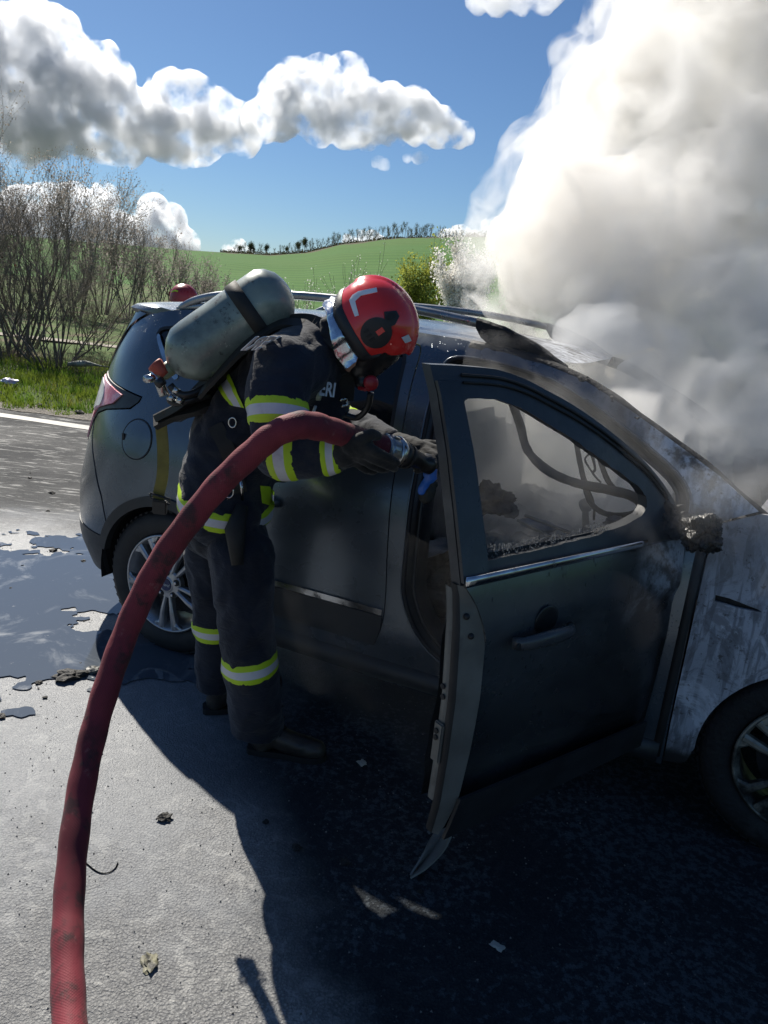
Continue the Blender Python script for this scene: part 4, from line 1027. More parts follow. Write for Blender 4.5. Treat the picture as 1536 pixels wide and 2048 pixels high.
# torn strip of cladding hanging from the rear lower corner
tip = [at(902, 1600, 2.06), at(914, 1622, 2.05), at(893, 1690, 1.99), at(856, 1732, 1.95), at(820, 1755, 1.93)]
tip2 = [at(885, 1590, 2.10), at(888, 1635, 2.08), at(862, 1675, 2.03), at(846, 1712, 1.98), at(822, 1752, 1.94)]
bm = bmesh.new(); A = sp2(tip, 4); B = sp2(tip2, 4)
va = [bm.verts.new(p) for p in A]; vb = [bm.verts.new(p) for p in B]; vc = [bm.verts.new(Vector(p) * .5 + Vector(q) * .5 + Vector((.01, .03, -.004))) for p, q in zip(A, B)]
for i in range(len(va) - 1): bm.faces.new((va[i], va[i + 1], vc[i + 1], vc[i])); bm.faces.new((vc[i], vc[i + 1], vb[i + 1], vb[i]))
DW = (Matrix.Translation((CX, CY, .004)) @ Matrix.Rotation(-TH, 4, 'Z') @ Matrix.Translation((HX, HY, 0)) @ Matrix.Rotation(math.radians(61), 4, 'Z')).inverted()
for v in bm.verts: v.co = DW @ v.co
tq = bmo('torn_cladding', bm, flange_m, door); sm_ = tq.modifiers.new('s', 'SOLIDIFY'); sm_.thickness = .006
panel('door_cladding', [(.06, .30), (.98, .287), (.955, .42), (.5, .415), (.08, .41)], plast, door, [], .01, off=.010, fn=Df)
# ------------------------------------------------------------------ people
FW = Vector((math.cos(TH), -math.sin(TH), 0)); LF = Vector((math.sin(TH), math.cos(TH), 0)); UP = Vector((0, 0, 1))
def blob_bm(parts):
    """parts: chains of (point, radius[, side_scale]) swept by spheres"""
    bm = bmesh.new()
    for ch in parts:
        ch = [(Vector(c[0]), c[1], (c[2] if len(c) > 2 else 1.0)) for c in ch]
        if len(ch) == 1: seq = ch
        else:
            seq = []
            for a, b2 in zip(ch, ch[1:]):
                n = max(2, int((b2[0] - a[0]).length / (min(a[1], b2[1]) * .35)))
                for k in range(n):
                    t = k / n; seq.append((a[0].lerp(b2[0], t), a[1] + (b2[1] - a[1]) * t, a[2] + (b2[2] - a[2]) * t))
            seq.append(ch[-1])
        for c, r, sd in seq:
            q = bmesh.ops.create_icosphere(bm, subdivisions=2, radius=r)
            for v in q['verts']:
                d = v.co; l = d.dot(LF)
                v.co = c + d + LF * (l * (sd - 1))
    return bm
def garment(name, parts, voxel, mat, root, smooth=5, wr=.012, freq=5., seed=0, stretch=(1, 1, 1), cut=None, fine=.3):
    me = remesh(blob_bm(parts), voxel, smooth, name)
    n = len(me.vertices); nr = np.empty(n * 3); me.vertices.foreach_get('normal', nr); nr = nr.reshape(-1, 3)
    co = np.empty(n * 3); me.vertices.foreach_get('co', co); co = co.reshape(-1, 3)
    for i in range(n):
        p = Vector(co[i]); q = Vector((p.x * stretch[0], p.y * stretch[1], p.z * stretch[2])) * freq + Vector((seed * 7, 0, 0))
        w = q + Vector((mnoise.noise(q * .7), mnoise.noise(q * .7 + Vector((5, 5, 5))), 0)) * 1.2
        h = (1 - abs(mnoise.noise(w)) * 3.0) * .6 + (1 - abs(mnoise.noise(w * 2.3)) * 3) * fine
        co[i] += nr[i] * h * wr
    co -= np.array(root.location)
    me.vertices.foreach_set('co', co.ravel()); me.update()
    return link(name, me, mat, root, True)
def local_bm(name, bm, mat, root, smooth=True, parent=None):
    for v in bm.verts: v.co -= root.location
    return bmo(name, bm, mat, parent or root, smooth)
def cloth(name, col, bsc=420, sheen=.15, dirt=(.07, .065, .055), dr=(.52, .72), fold=.6):
    b = NB(name)
    c = b.mix(b.ramp(b.noise(4, 6), .35, .65), col, tuple(x * .6 for x in col))
    dm = b.ramp(b.noise(5, 8, .65), *dr); c = b.mix(b.math('MULTIPLY', dm, .55), c, dirt)
    w = b.n('TexWave'); w.inputs['Scale'].default_value = bsc; w.inputs['Distortion'].default_value = 1; b.l(b.obj, w.inputs['Vector'])
    n1 = b.bump(b.noise(14, 5, .6, v=b.vec((1, 1, 1.6)), dist=1.2), fold, .012)
    n2 = b.bump(w.outputs[1], .15, .001, n1)
    b.bsdf(c, .85, normal=n2, spec=.25, sheen=sheen); return b.m
navy = cloth('navy_turnout_cloth', (.018, .024, .040))
navy2 = cloth('navy_trouser_cloth', (.016, .021, .034), dirt=(.05, .045, .038))
glove_m = cloth('black_glove', (.020, .020, .020), dirt=(.055, .05, .045), dr=(.5, .7), fold=.4)
boot_m = simple('black_boot_leather', (.020, .018, .017), .42, bump=.4, bsc=60, dirt=(.06, .05, .04), drange=(.5, .7))
yel = simple('fluorescent_yellow_tape', (.50, .72, .02), .55, bump=.15, bsc=300, bd=.001, dirt=(.28, .36, .03), dsc=9, drange=(.55, .8), var=.05)
sil = simple('silver_reflective_tape', (.62, .63, .66), .35, bump=.2, bsc=200, bd=.001, dirt=(.35, .35, .36), dsc=8, drange=(.5, .75), var=.05)
skin_m = simple('skin', (.55, .34, .25), .5, bump=.1)
strapm = simple('black_webbing', (.020, .020, .018), .7, bump=.5, bsc=400, bd=.001)
olive = simple('olive_webbing', (.20, .17, .035), .7, bump=.5, bsc=400, bd=.001, dirt=(.06, .055, .02), drange=(.4, .7))
steel = simple('polished_steel', (.62, .62, .60), .22, 1.0, bump=.1, dirt=(.15, .13, .1), drange=(.55, .75))
blackp = simple('black_plastic', (.018, .018, .018), .35, bump=.1)
redh = simple('red_helmet_shell', (.80, .032, .028), .22, bump=.05, bsc=30, dirt=(.42, .03, .03), dsc=7, drange=(.58, .8), coat=.5, var=.04)
helb = simple('helmet_black_rubber', (.022, .022, .024), .5, bump=.2)
silv = simple('aluminised_cloth', (.74, .76, .80), .22, 1.0, bump=.5, bsc=9, bd=.02)
white_t = simple('white_reflective_print', (.86, .88, .90), .4, bump=.05)
def band(name, c, axis, rad, w, bvh, root, a0=0, a1=360, mats=None, n=48, up=None, rmax=None, off=.004, slope=0, parent=None, ratios=(0, .30, .70, 1)):
    """tape wrapped round a limb: rays from the limb's axis find the cloth"""
    axis = axis.normalized(); x, y = frame_of(axis)
    if up is not None: x = (up - axis * up.dot(axis)).normalized(); y = axis.cross(x)
    V = []; F = []; MI = []; full = (a1 - a0) >= 359
    cols = [0, .15, .30, .301, .5, .699, .70, .85, 1.0] if ratios == (0, .30, .70, 1) else ratios
    for i in range(n + (0 if full else 1)):
        a = math.radians(a0 + (a1 - a0) * i / n); d = x * math.cos(a) + y * math.sin(a)
        base_r = None
        for k, t in enumerate(cols):
            p = c + axis * ((t - .5) * w + slope * math.cos(a))
            h = bvh.ray_cast(p, d, (rmax or rad * 1.9))
            r = h[3] if h[0] is not None else (base_r or rad)
            r = min(r, rad * 1.7); base_r = r
            lift = off if 0 < k < len(cols) - 1 else off * .2
            V.append(p + d * (r + lift))
    k = len(cols); m_ = len(V) // k
    for i in range(m_ if full else m_ - 1):
        j = (i + 1) % m_
        for q in range(k - 1):
            F.append((i * k + q, j * k + q, j * k + q + 1, i * k + q + 1)); t = (cols[q] + cols[q + 1]) / 2; MI.append(1 if .3 < t < .7 else 0)
    # smooth radii a little
    A = np.array([tuple(v) for v in V]).reshape(m_, k, 3)
    for _ in range(2):
        if full: A = (np.roll(A, 1, 0) + 2 * A + np.roll(A, -1, 0)) / 4
        else: A[1:-1] = (A[:-2] + 2 * A[1:-1] + A[2:]) / 4
    A = A.reshape(-1, 3) - np.array(root.location)
    o = mesh(name, A, F, mats or [yel, sil], parent or root, True, MI); o.data.set_sharp_from_angle(angle=math.radians(40)); return o
def bvh_of(o, root):
    me = o.data; return BVHTree.FromPolygons([v.co + root.location for v in me.vertices], [tuple(p.vertices) for p in me.polygons])
man = empty('person', (at(520, 1500, 2.6).x, 2.6, 0), 0, 'firefighter in navy turnout gear and red helmet bending into the car door with a hose', 'firefighter')
J = dict(hipR=at(466, 1030, 2.50), hipL=at(432, 1015, 2.74), kneeR=at(492, 1225, 2.45), kneeL=at(428, 1205, 2.77), ankR=at(520, 1478, 2.50), ankL=at(432, 1402, 2.80),
         hip=at(450, 972, 2.62), waist=at(476, 885, 2.58), chest=at(545, 795, 2.56), chest2=at(605, 725, 2.51), neck=at(664, 690, 2.42), head=at(748, 655, 2.38),
         shR=at(568, 738, 2.24), elR=at(560, 905, 2.15), wrR=at(684, 903, 2.13), shL=at(612, 752, 2.78), elL=at(640, 832, 2.93), wrL=at(795, 888, 2.52), haR=at(735, 893, 2.13), haL=at(852, 905, 2.42))
# boots
def boot(name, heel, yaw, root, sc=1.0):
    d = Vector((math.cos(yaw), math.sin(yaw), 0)); s_ = Vector((-d.y, d.x, 0))
    P = lambda a, z, l=0: heel + d * a * sc + s_ * l + UP * z * sc
    parts = [[(P(.05, .30), .058), (P(.05, .18), .052), (P(.06, .09), .050), (P(.045, .050), .046)], [(P(.06, .09), .052), (P(.14, .062), .045), (P(.20, .047), .042), (P(.255, .040), .038)], [(P(.14, .045, .012), .042), (P(.22, .040, .014), .040)]]
    o = garment(name, parts, .009, boot_m, root, 4, .0025, 14, fine=.5)
    bm = bmesh.new(); out = []
    for a, w in ((-.01, .022), (.0, .034), (.05, .040), (.10, .036), (.15, .040), (.21, .050), (.26, .044), (.285, .028), (.295, .010)): out.append((a, w))
    pts = [(a, w) for a, w in out] + [(a, -w * .9) for a, w in out[::-1]]
    lo = [bm.verts.new(heel + d * a * sc + s_ * w + UP * .0) for a, w in pts]; hi = [bm.verts.new(heel + d * a * sc + s_ * w * 1.04 + UP * .026) for a, w in pts]
    n = len(pts)
    for i in range(n): bm.faces.new((lo[i], lo[(i + 1) % n], hi[(i + 1) % n], hi[i]))
    bm.faces.new(lo[::-1]); bm.faces.new(hi); local_bm('boot_sole', bm, rubber, root, False, parent=o)
    for k in range(4):
        bm = bmesh.new(); z = .12 + .045 * k; c = P(.10 - .010 * k, z)
        tube(bm, [c + s_ * .03 + d * .012, c + d * .035 - UP * .004, c - s_ * .03 + d * .012], .003, 5); local_bm('lace', bm, strapm, root, True, parent=o)
    return o
hR = at(500, 1512, 2.53); hR.z = 0.004; hL = at(410, 1428, 2.77); hL.z = 0.004
boot('boot', hR, -.05, man); boot('boot', hL, .30, man)
# body: one continuous figure under the clothes
body_parts = [[(J['hip'], .10, 1.1), (J['waist'], .11, 1.2), (J['chest'], .12, 1.2), (J['chest2'], .11, 1.2), (J['neck'], .06), (J['head'] - FW * .01, .085)],
              [(J['hipR'], .085), (J['kneeR'], .06), (J['ankR'] + UP * .12, .035)], [(J['hipL'], .085), (J['kneeL'], .06), (J['ankL'] + UP * .12, .035)],
              [(J['chest2'], .08), (J['shR'], .06), (J['elR'], .045), (J['wrR'], .03), (J['haR'], .028)], [(J['chest2'], .08), (J['shL'], .06), (J['elL'], .045), (J['wrL'], .03), (J['haL'], .028)]]
garment('body', body_parts, .016, skin_m, man, 3, 0)
tr = garment('trousers', [[(J['hip'] + UP * -.05, .138, 1.2), (J['hipR'].lerp(J['hipL'], .5) - UP * .05, .13, 1.3)],
                          [(J['hipR'] - UP * .09 + LF * .03, .108), (at(480, 1110, 2.47), .118), (J['kneeR'], .098), (at(500, 1330, 2.46), .098), (at(514, 1448, 2.50), .098), (at(516, 1500, 2.50), .102)], [(J['hip'], .115), (J['hipR'], .108)], [(J['hip'], .115), (J['hipL'], .105)],
                          [(J['hipL'] - UP * .06, .115), (at(425, 1100, 2.75), .108), (J['kneeL'], .088), (at(428, 1300, 2.78), .078), (at(430, 1385, 2.80), .080), (at(430, 1425, 2.80), .086)]],
             .0125, navy2, man, 5, .013, 6.0, 3, (1.2, 1.2, .75))
bm = bmesh.new(); bm.from_mesh(tr.data)
bmesh.ops.bisect_plane(bm, geom=bm.verts[:] + bm.edges[:] + bm.faces[:], plane_co=(0, 0, .105), plane_no=(.06, .05, 1), clear_inner=True)
bm.to_mesh(tr.data); bm.free(); so_ = tr.modifiers.new('s', 'SOLIDIFY'); so_.thickness = .006; so_.offset = -1
jk = garment('jacket', [[(J['hip'] - UP * .050 - LF * .045 + FW * .045, .148, 1.42), (J['hip'] + UP * .03 - LF * .025 + FW * .03, .150, 1.34), (J['waist'], .160, 1.22), (J['chest'], .158, 1.25), (J['chest2'], .150, 1.25), (at(640, 705, 2.43), .115, 1.2), (at(672, 690, 2.41), .085, 1.1)],
                        [(at(545, 880, 2.52), .11), (at(640, 800, 2.45), .10)],
                        [(at(600, 730, 2.36), .12), (J['shR'], .100), (at(556, 800, 2.18), .094), (J['elR'], .084)], [(J['elR'], .082), (at(625, 908, 2.13), .068), (at(668, 905, 2.13), .058)],
                        [(at(560, 800, 2.66), .15), (at(600, 790, 2.74), .14)], [(at(470, 880, 2.68), .13), (at(500, 850, 2.78), .12)], [(at(520, 860, 2.72), .14), (at(585, 850, 2.76), .11)], [(at(620, 745, 2.65), .12), (J['shL'], .105), (at(625, 800, 2.88), .100), (J['elL'], .086)], [(J['elL'], .086), (at(700, 852, 2.76), .070), (at(785, 886, 2.54), .052)], [(at(545, 900, 2.76), .13), (at(600, 870, 2.84), .11)]],  # unseen far-side bulk and flared elbow added to block a sunlit gap
             .0115, navy, man, 4, .011, 6.5, 9, (1, 1, 1))
bj = bvh_of(jk, man); bt = bvh_of(tr, man)
def bnd(a, b2, t, rad, w, bv, **k):
    c = Vector(a).lerp(Vector(b2), t); return band('reflective_band', c, Vector(b2) - Vector(a), rad, w, bv, man, **k)
bnd(J['shR'], J['elR'], .58, .095, .075, bj, rmax=.15)
bnd(J['elR'], J['wrR'], .10, .085, .078, bj, rmax=.13)
bnd(J['elR'], J['wrR'], .86, .062, .050, bj, rmax=.11)
bnd(J['elL'], J['wrL'], .36, .068, .070, bj, rmax=.12)
bnd(J['hip'] - UP * .025 - FW * .02, J['hip'] + UP * .2 + FW * .045, .0, .22, .075, bj, rmax=.40, n=72, off=.007)
bnd(at(428, 800, 2.5), at(470, 760, 2.42), .5, .12, .07, bj, rmax=.2) if 0 else None
bnd(J['kneeR'], J['ankR'], .36, .095, .075, bt, rmax=.16)
bnd(J['kneeL'], J['ankL'], .24, .082, .070, bt, rmax=.14)
# chest band seen between the back and the arm, and tabs on the pocket and forearm
def patch(name, quad, mats, bv, root, nrm_from, off=.006, nu=14, nv=8, split=None, parent=None):
    """quad of 4 (px,py) corners projected on to the cloth along the sight of a viewer beside the figure"""
    V = []; F = []; MI = []
    q = [Vector(p) for p in quad]
    for i in range(nu + 1):
        for j in range(nv + 1):
            u, v = i / nu, j / nv
            p = q[0].lerp(q[1], u).lerp(q[3].lerp(q[2], u), v)
            o_ = at(p.x, p.y, 1.2); d = (at(p.x, p.y, 3.) - o_).normalized(); h = bv.ray_cast(o_, d, 3.0)
            if h[0] is None: V.append(at(p.x, p.y, nrm_from))
            else: V.append(h[0] + h[1] * off * (1 if h[1].dot(d) < 0 else -1))
    for i in range(nu):
        for j in range(nv):
            F.append((i * (nv + 1) + j, (i + 1) * (nv + 1) + j, (i + 1) * (nv + 1) + j + 1, i * (nv + 1) + j + 1)); t = (j + .5) / nv; MI.append(1 if (split and split[0] < t < split[1]) else 0)
    A = np.array([tuple(v) for v in V]) - np.array(root.location)
    return mesh(name, A, F, mats, parent or root, True, MI)
patch('reflective_band', [(457, 742), (490, 815), (462, 810), (437, 778)], [yel, sil], bj, man, 2.5, split=(.3, .7))
patch('pocket_tab', [(518, 970), (538, 972), (542, 1012), (522, 1006)], [yel], bj, man, 2.45)
patch('pocket_tab', [(540, 978), (549, 984), (546, 1014), (538, 1006)], [yel, sil], bj, man, 2.45, split=(.3, .6))
# helmet
HA = math.radians(49)
FH = Vector((.992, -.12, 0)).normalized(); LH = Vector((.12, .992, 0)).normalized(); hf = FH * math.cos(HA) - UP * math.sin(HA); hu = FH * math.sin(HA) + UP * math.cos(HA); hc = at(757, 640, 2.36)
HM = Matrix(((hf.x, LH.x, hu.x, hc.x), (hf.y, LH.y, hu.y, hc.y), (hf.z, LH.z, hu.z, hc.z), (0, 0, 0, 1)))
def helmet(M4, root, detail=True, mat=redh, sc=1.0):
    RXh, RYh, RZh = .133, .118, .112
    e = bpy.data.objects.new('helmet', None); COL.objects.link(e); e.parent = root
    def surf(x, z, off=0, side=-1):
        rr = max(0, 1 - (x / RXh) ** 2 - (max(z, 0) / RZh) ** 2); y = RYh * math.sqrt(rr)
        n = Vector((x / RXh ** 2, side * y / RYh ** 2, max(z, 0) / RZh ** 2)).normalized()
        return Vector((x, side * y, z)) + n * off
    def zb(th):
        a = abs(math.degrees(th)); return float(np.interp(a, [0, 20, 36, 46, 52, 60, 90, 130, 150, 180], [.022, .012, -.020, -.028, -.070, -.072, -.068, -.060, -.045, -.030]))
    nt, npz = 72, 22; V = []; F = []
    for i in range(nt):
        th = 2 * PI * i / nt; th_ = (th + PI) % (2 * PI) - PI; zb_ = zb(th_)
        for j in range(npz + 1):
            t = j / npz
            if t < .7: ph = t / .7 * PI / 2; z = RZh * math.cos(ph); r = math.sin(ph)
            else: z = zb_ * (t - .7) / .3 if zb_ < 0 else 0; r = 1
            if zb_ > 0 and z < zb_: z = zb_; r = math.sqrt(max(0, 1 - (z / RZh) ** 2)) if t < .7 else math.sqrt(1 - (zb_ / RZh) ** 2)
            x, y = RXh * r * math.cos(th), RYh * r * math.sin(th)
            k = 1.0
            if abs(y) < .030 and x > -.13: k += .045 * sstep(.030, .020, abs(y)) * sstep(-.03, .02, z)
            if th_ ** 2 < .5 and z < .05: k += .04 * sstep(.06, .02, z) * math.cos(th_)      # peak
            if z < 0 and abs(th_) > .8: k += .012
            V.append(Vector((x * k, y * k, z * (k if z > 0 else 1))))
    for i in range(nt):
        i2 = (i + 1) % nt
        for j in range(npz): F.append((i * (npz + 1) + j, i2 * (npz + 1) + j, i2 * (npz + 1) + j + 1, i * (npz + 1) + j + 1))
    M_ = Matrix.Translation(-root.location) @ M4 @ Matrix.Scale(sc, 4)
    def put(name, V, F, mat, smooth=True, mi=None, solid=0):
        o = mesh(name, [M_ @ Vector(v) for v in V], F, mat, e, smooth, mi)
        if solid: m = o.modifiers.new('s', 'SOLIDIFY'); m.thickness = solid; m.offset = -1
        return o
    sh = put('helmet_shell', V, F, mat, solid=.004); bmh = bmesh.new(); bmh.from_mesh(sh.data); bmesh.ops.remove_doubles(bmh, verts=bmh.verts, dist=.0008); bmesh.ops.recalc_face_normals(bmh, faces=bmh.faces); bmh.to_mesh(sh.data); bmh.free(); sh.data.set_sharp_from_angle(angle=math.radians(50))
    def sticker(name, poly, mat, off=.003, side=-1, thick=.004, h=.012):
        fn = lambda x, z, o=0: M_ @ surf(x, z, o, side)
        return panel(name, poly, mat, e, [], thick, h=h, off=off, fn=fn)
    if detail:
        for side in (-1, 1):
            sticker('ear_plate', [(.034 + .042 * math.cos(a), -.012 + .046 * math.sin(a)) for a in np.linspace(0, 2 * PI, 25)[:-1]], helb, .006, side, .008)
            sticker('ear_plate_tag', [(.030, -.010), (.044, -.010), (.044, .012), (.030, .012)], mat, .010, side)
            for k in range(3): sticker('ear_plate_rib', [(.010 + .014 * k, -.040), (.016 + .014 * k, -.040), (.018 + .014 * k, -.024), (.012 + .014 * k, -.024)], rubber, .009, side)
            sticker('vent_plate', [(.000, .040), (.016, .068), (.034, .066), (.046, .044), (.044, .030), (.020, .030)], helb, .005, side)
            sticker('vent_knob', [(.022 + .009 * math.cos(a), .048 + .012 * math.sin(a)) for a in np.linspace(0, 2 * PI, 15)[:-1]], rubber, .010, side)
            # white chevron
            c = [(-.070, .058), (-.092, .010), (-.094, -.010), (-.088, -.026), (-.038, -.036), (-.034, -.024), (-.074, -.012), (-.077, .010), (-.058, .054)]
            sticker('reflective_chevron', c, white_t, .003, side, .002)
            sticker('front_reflector', [(.084, .036), (.102, .034), (.106, .050), (.088, .055)], white_t, .007, side, .002)
        # black rubber rim running round the back
        V = []; F = []; n = 40
        for i in range(n + 1):
            th = math.radians(48 + (312 - 48) * i / n); th_ = (th + PI) % (2 * PI) - PI; z0 = zb(th_) + .006
            zz = (z0, z0 - .012, z0 - .034, z0 - .036); kk = (1.022, 1.05, 1.0, .90)
            for z, k in zip(zz, kk): V.append((RXh * k * math.cos(th), RYh * k * math.sin(th), z))
        for i in range(n):
            for j in range(3): F.append((i * 4 + j, i * 4 + 4 + j, i * 4 + 5 + j, i * 4 + 1 + j))
        put('helmet_rim', V, F, helb)
        V = []; F = []
        for i in range(n + 1):
            th = math.radians(62 + (298 - 62) * i / n); th_ = (th + PI) % (2 * PI) - PI; z0 = zb(th_) - .028
            w = .004 * math.sin(i * 1.9) + .005 * math.sin(i * .8)
            for q, k in ((0, .96), (.010, 1.01), (.022, .99), (.034, 1.02), (.046, .99)): V.append((RXh * k * math.cos(th) + w * (q > 0), (RYh * k + w * 1.5) * math.sin(th), z0 - q * (.85 + .3 * math.sin(i * .35 + 1))))
        for i in range(n):
            for j in range(4): F.append((i * 5 + j, i * 5 + 5 + j, i * 5 + 6 + j, i * 5 + 1 + j))
        put('neck_curtain', V, F, silv)
    else:
        for side in (-1, 1): sticker('reflective_strip', [(-.075, .030), (-.03, .052), (.0, .050), (.0, .036), (-.03, .038), (-.075, .016)], yel, .004, side)
        put('helmet_clip', [(-.155, -.03, .01), (-.155, .03, .01), (-.15, .03, -.03), (-.15, -.03, -.03)], [(0, 1, 2, 3)], blackp)
    bm = bmesh.new(); q = bmesh.ops.create_icosphere(bm, subdivisions=3, radius=1)
    for v in q['verts']: v.co = M_ @ Vector((v.co.x * .118 + .012, v.co.y * .104, v.co.z * .08 - .025))
    bmo('helmet_lining', bm, helb, e, True)
    if detail:
        V = []; F = []; n = 16
        for i in range(n + 1):
            th = math.radians(-46 + 92 * i / n)
            for z in (.020, .0, -.022): V.append(((RXh - .012) * math.cos(th), (RYh - .008) * math.sin(th), z))
        for i in range(n):
            for j in range(2): F.append((i * 3 + j, i * 3 + 3 + j, i * 3 + 4 + j, i * 3 + 1 + j))
        put('visor', V, F, simple('gold_visor', (.42, .26, .04), .2, .6, bump=0))
    return e
helmet(HM, man)
# face mask with demand valve, hood collar
L2 = lambda a, b2, c: HM @ Vector((a, b2, c))
hood = garment('hood', [[(L2(-.02, 0, -.05), .085), (L2(-.03, 0, -.12), .080), (at(672, 692, 2.41), .09), (at(650, 700, 2.42), .095)]], .011, cloth('black_hood', (.020, .022, .026)), man, 4, .010, 10, 2)
face = garment('face', [[(L2(.03, 0, -.05), .082), (L2(.05, 0, -.10), .068), (L2(.055, 0, -.125), .05)], [(L2(.12, 0, -.06), .018), (L2(.118, 0, -.085), .02)]], .008, skin_m, man, 3, 0)
mk = garment('breathing_mask', [[(L2(.055, 0, -.045), .083), (L2(.070, 0, -.09), .070), (L2(.085, 0, -.12), .05)], [(L2(.085, 0, -.12), .045), (L2(.115, 0, -.135), .032), (L2(.125, -.02, -.145), .028)]], .008, simple('mask_rubber', (.016, .016, .017), .3, bump=.2), man, 3, .002)
bm = bmesh.new(); c = at(742, 766, 2.27); lathe(bm, [(.0, .014), (.016, .014), (.022, .008), (.023, -.010), (.018, -.02)], 28, Matrix.Translation(c) @ Matrix.Rotation(PI / 2, 4, 'X') @ Matrix.Rotation(.1, 4, 'Y'))
tube(bm, [at(718, 776, 2.30), at(738, 779, 2.275), at(752, 774, 2.28)], .006, 8); local_bm('demand_valve', bm, simple('red_plastic', (.50, .02, .03), .35, bump=.05), man)
bm = bmesh.new(); tube(bm, spline([at(742, 785, 2.33), at(735, 815, 2.35), at(715, 835, 2.38), at(690, 830, 2.38)], 6), .010, 8); local_bm('mask_hose', bm, blackp, man)
# lettering
def letters(body, size, px, py, bv, xdir, ydir, name='jacket_lettering', bold=.0):
    o_ = at(px, py, 1.0); d = (at(px, py, 3.) - o_).normalized(); h = bv.ray_cast(o_, d, 4.)
    c = h[0]; nrm = h[1] if h[1].dot(d) < 0 else -h[1]
    x = Vector(xdir); y = Vector(ydir); y.normalize(); z = nrm; x = (x - z * x.dot(z)).normalized(); y = z.cross(x)
    o = text_mesh(name, body, size, white_t, man, .001, 0, bold)
    o.matrix_local = Matrix.Translation(-man.location) @ Matrix(((x.x, y.x, z.x, c.x + nrm.x * .02), (x.y, y.y, z.y, c.y + nrm.y * .02), (x.z, y.z, z.z, c.z + nrm.z * .02), (0, 0, 0, 1)))
    return o
# harness, straps
def flat_strap(name, pts, w, mat, nrm, th=.004, root=man):
    pp = [Vector(p) for p in spline([tuple(p) for p in pts], 6)]; bm = bmesh.new(); rg = []
    for i, p in enumerate(pp):
        d = (pp[min(i + 1, len(pp) - 1)] - pp[max(i - 1, 0)]).normalized(); s_ = d.cross(Vector(nrm)).normalized(); u = s_.cross(d).normalized()
        rg.append([bm.verts.new(p + s_ * a * w / 2 + u * b2 * th / 2) for a, b2 in ((-1, -1), (1, -1), (1, 1), (-1, 1))])
    for a, b2 in zip(rg, rg[1:]):
        for j in range(4): bm.faces.new((a[j], a[(j + 1) % 4], b2[(j + 1) % 4], b2[j]))
    bm.faces.new(rg[0]); bm.faces.new(rg[-1][::-1]); return local_bm(name, bm, mat, root, False)
VW = Vector((0, -1, .25))
def on(px, py, bv=bj, off=.012, Y=None):
    o_ = at(px, py, 1.0); d = (at(px, py, 3.) - o_).normalized(); h = bv.ray_cast(o_, d, 4.)
    if h[0] is None: return at(px, py, Y or 2.4)
    return h[0] - d * off
lb = text_mesh('back_lettering', 'PIERI', .085, white_t, man, .001, 0, .003)
bx_ = -LF; by_ = (at(590, 650, 2.4) - at(470, 735, 2.4)).normalized(); by_ = (by_ - bx_ * by_.dot(bx_)).normalized(); bz_ = bx_.cross(by_); bc_ = on(530, 688, off=.012)
lb.matrix_local = Matrix.Translation(-man.location) @ Matrix(((bx_.x, by_.x, bz_.x, bc_.x), (bx_.y, by_.y, bz_.y, bc_.y), (bx_.z, by_.z, bz_.z, bc_.z), (0, 0, 0, 1)))
# letters ERI on the chest, tall and narrow
lo = text_mesh('jacket_lettering', 'ERI', .060, white_t, man, .001, 0, .0015)
tx = Vector((.99, -.1, -.02)).normalized(); tz = Vector((.0, -1, .25)); tz = (tz - tx * tz.dot(tx)).normalized(); ty = tz.cross(tx); tc = on(655, 780, off=.035)
lo.matrix_local = Matrix.Translation(-man.location) @ Matrix(((tx.x * .62, ty.x, tz.x, tc.x), (tx.y * .62, ty.y, tz.y, tc.y), (tx.z * .62, ty.z, tz.z, tc.z), (0, 0, 0, 1)))
# ---- air set on the back: a thing of its own, carried by the man
air = empty('breathing_air_set', (at(460, 700, 2.45).x, 2.45, 0), 0, 'scuffed grey green air cylinder with red valve knob strapped on the firefighter back', 'air cylinder')
P0 = at(392, 700, 2.40); P1 = at(526, 606, 2.44); ad = (P1 - P0).normalized(); R = .098
Ma = Matrix.Translation(P0) @ ad.to_track_quat('Z', 'Y').to_matrix().to_4x4()
L = (P1 - P0).length
prof = [(.0, -.10), (.022, -.097), (.05, -.082), (.078, -.055), (.095, -.025), (R, .01)] + [(R, L * t) for t in (.15, .3, .45, .6, .75, .9)] + [(R, L), (.097, L + .035), (.082, L + .062), (.055, L + .084), (.025, L + .094), (.0, L + .096)]
bm = bmesh.new(); lathe(bm, prof, 56, Ma, cap=False)
b = NB('scuffed_grey_green_composite')
v = b.vec((1, 1, 1), src=b.obj, rot=(0, 0, 0))
c = b.mix(b.ramp(b.noise(6, 8, .65), .38, .62), (.20, .25, .22), (.11, .14, .125))
c = b.mix(b.ramp(b.noise(22, 9, .75), .56, .66), c, (.045, .05, .045)); c = b.mix(b.ramp(b.noise(45, 8, .75, dist=1), .62, .68), c, (.38, .39, .35))
b.bsdf(c, b.math('ADD', .24, b.math('MULTIPLY', b.noise(10, 6), .25)), .15, b.bump(b.noise(30, 5), .12, .004), coat=.4, coat_r=.2)
cyl = local_bm('cylinder', bm, b.m, air)
bm = bmesh.new(); A = [(R * .99, L + .004), (.0965, L + .037), (.083, L + .063), (.057, L + .0855)]
sx = ad.cross(UP).normalized(); Vn = Matrix.Translation(P0 - ad * .10) @ (-ad).to_track_quat('Z', 'Y').to_matrix().to_4x4()
bm = bmesh.new(); lathe(bm, [(.024, -.02), (.024, .03), (.020, .034), (.020, .045)], 24, Vn); local_bm('cylinder_neck', bm, simple('pale_green_neck', (.22, .26, .16), .4), air)
vq = P0 - ad * .155
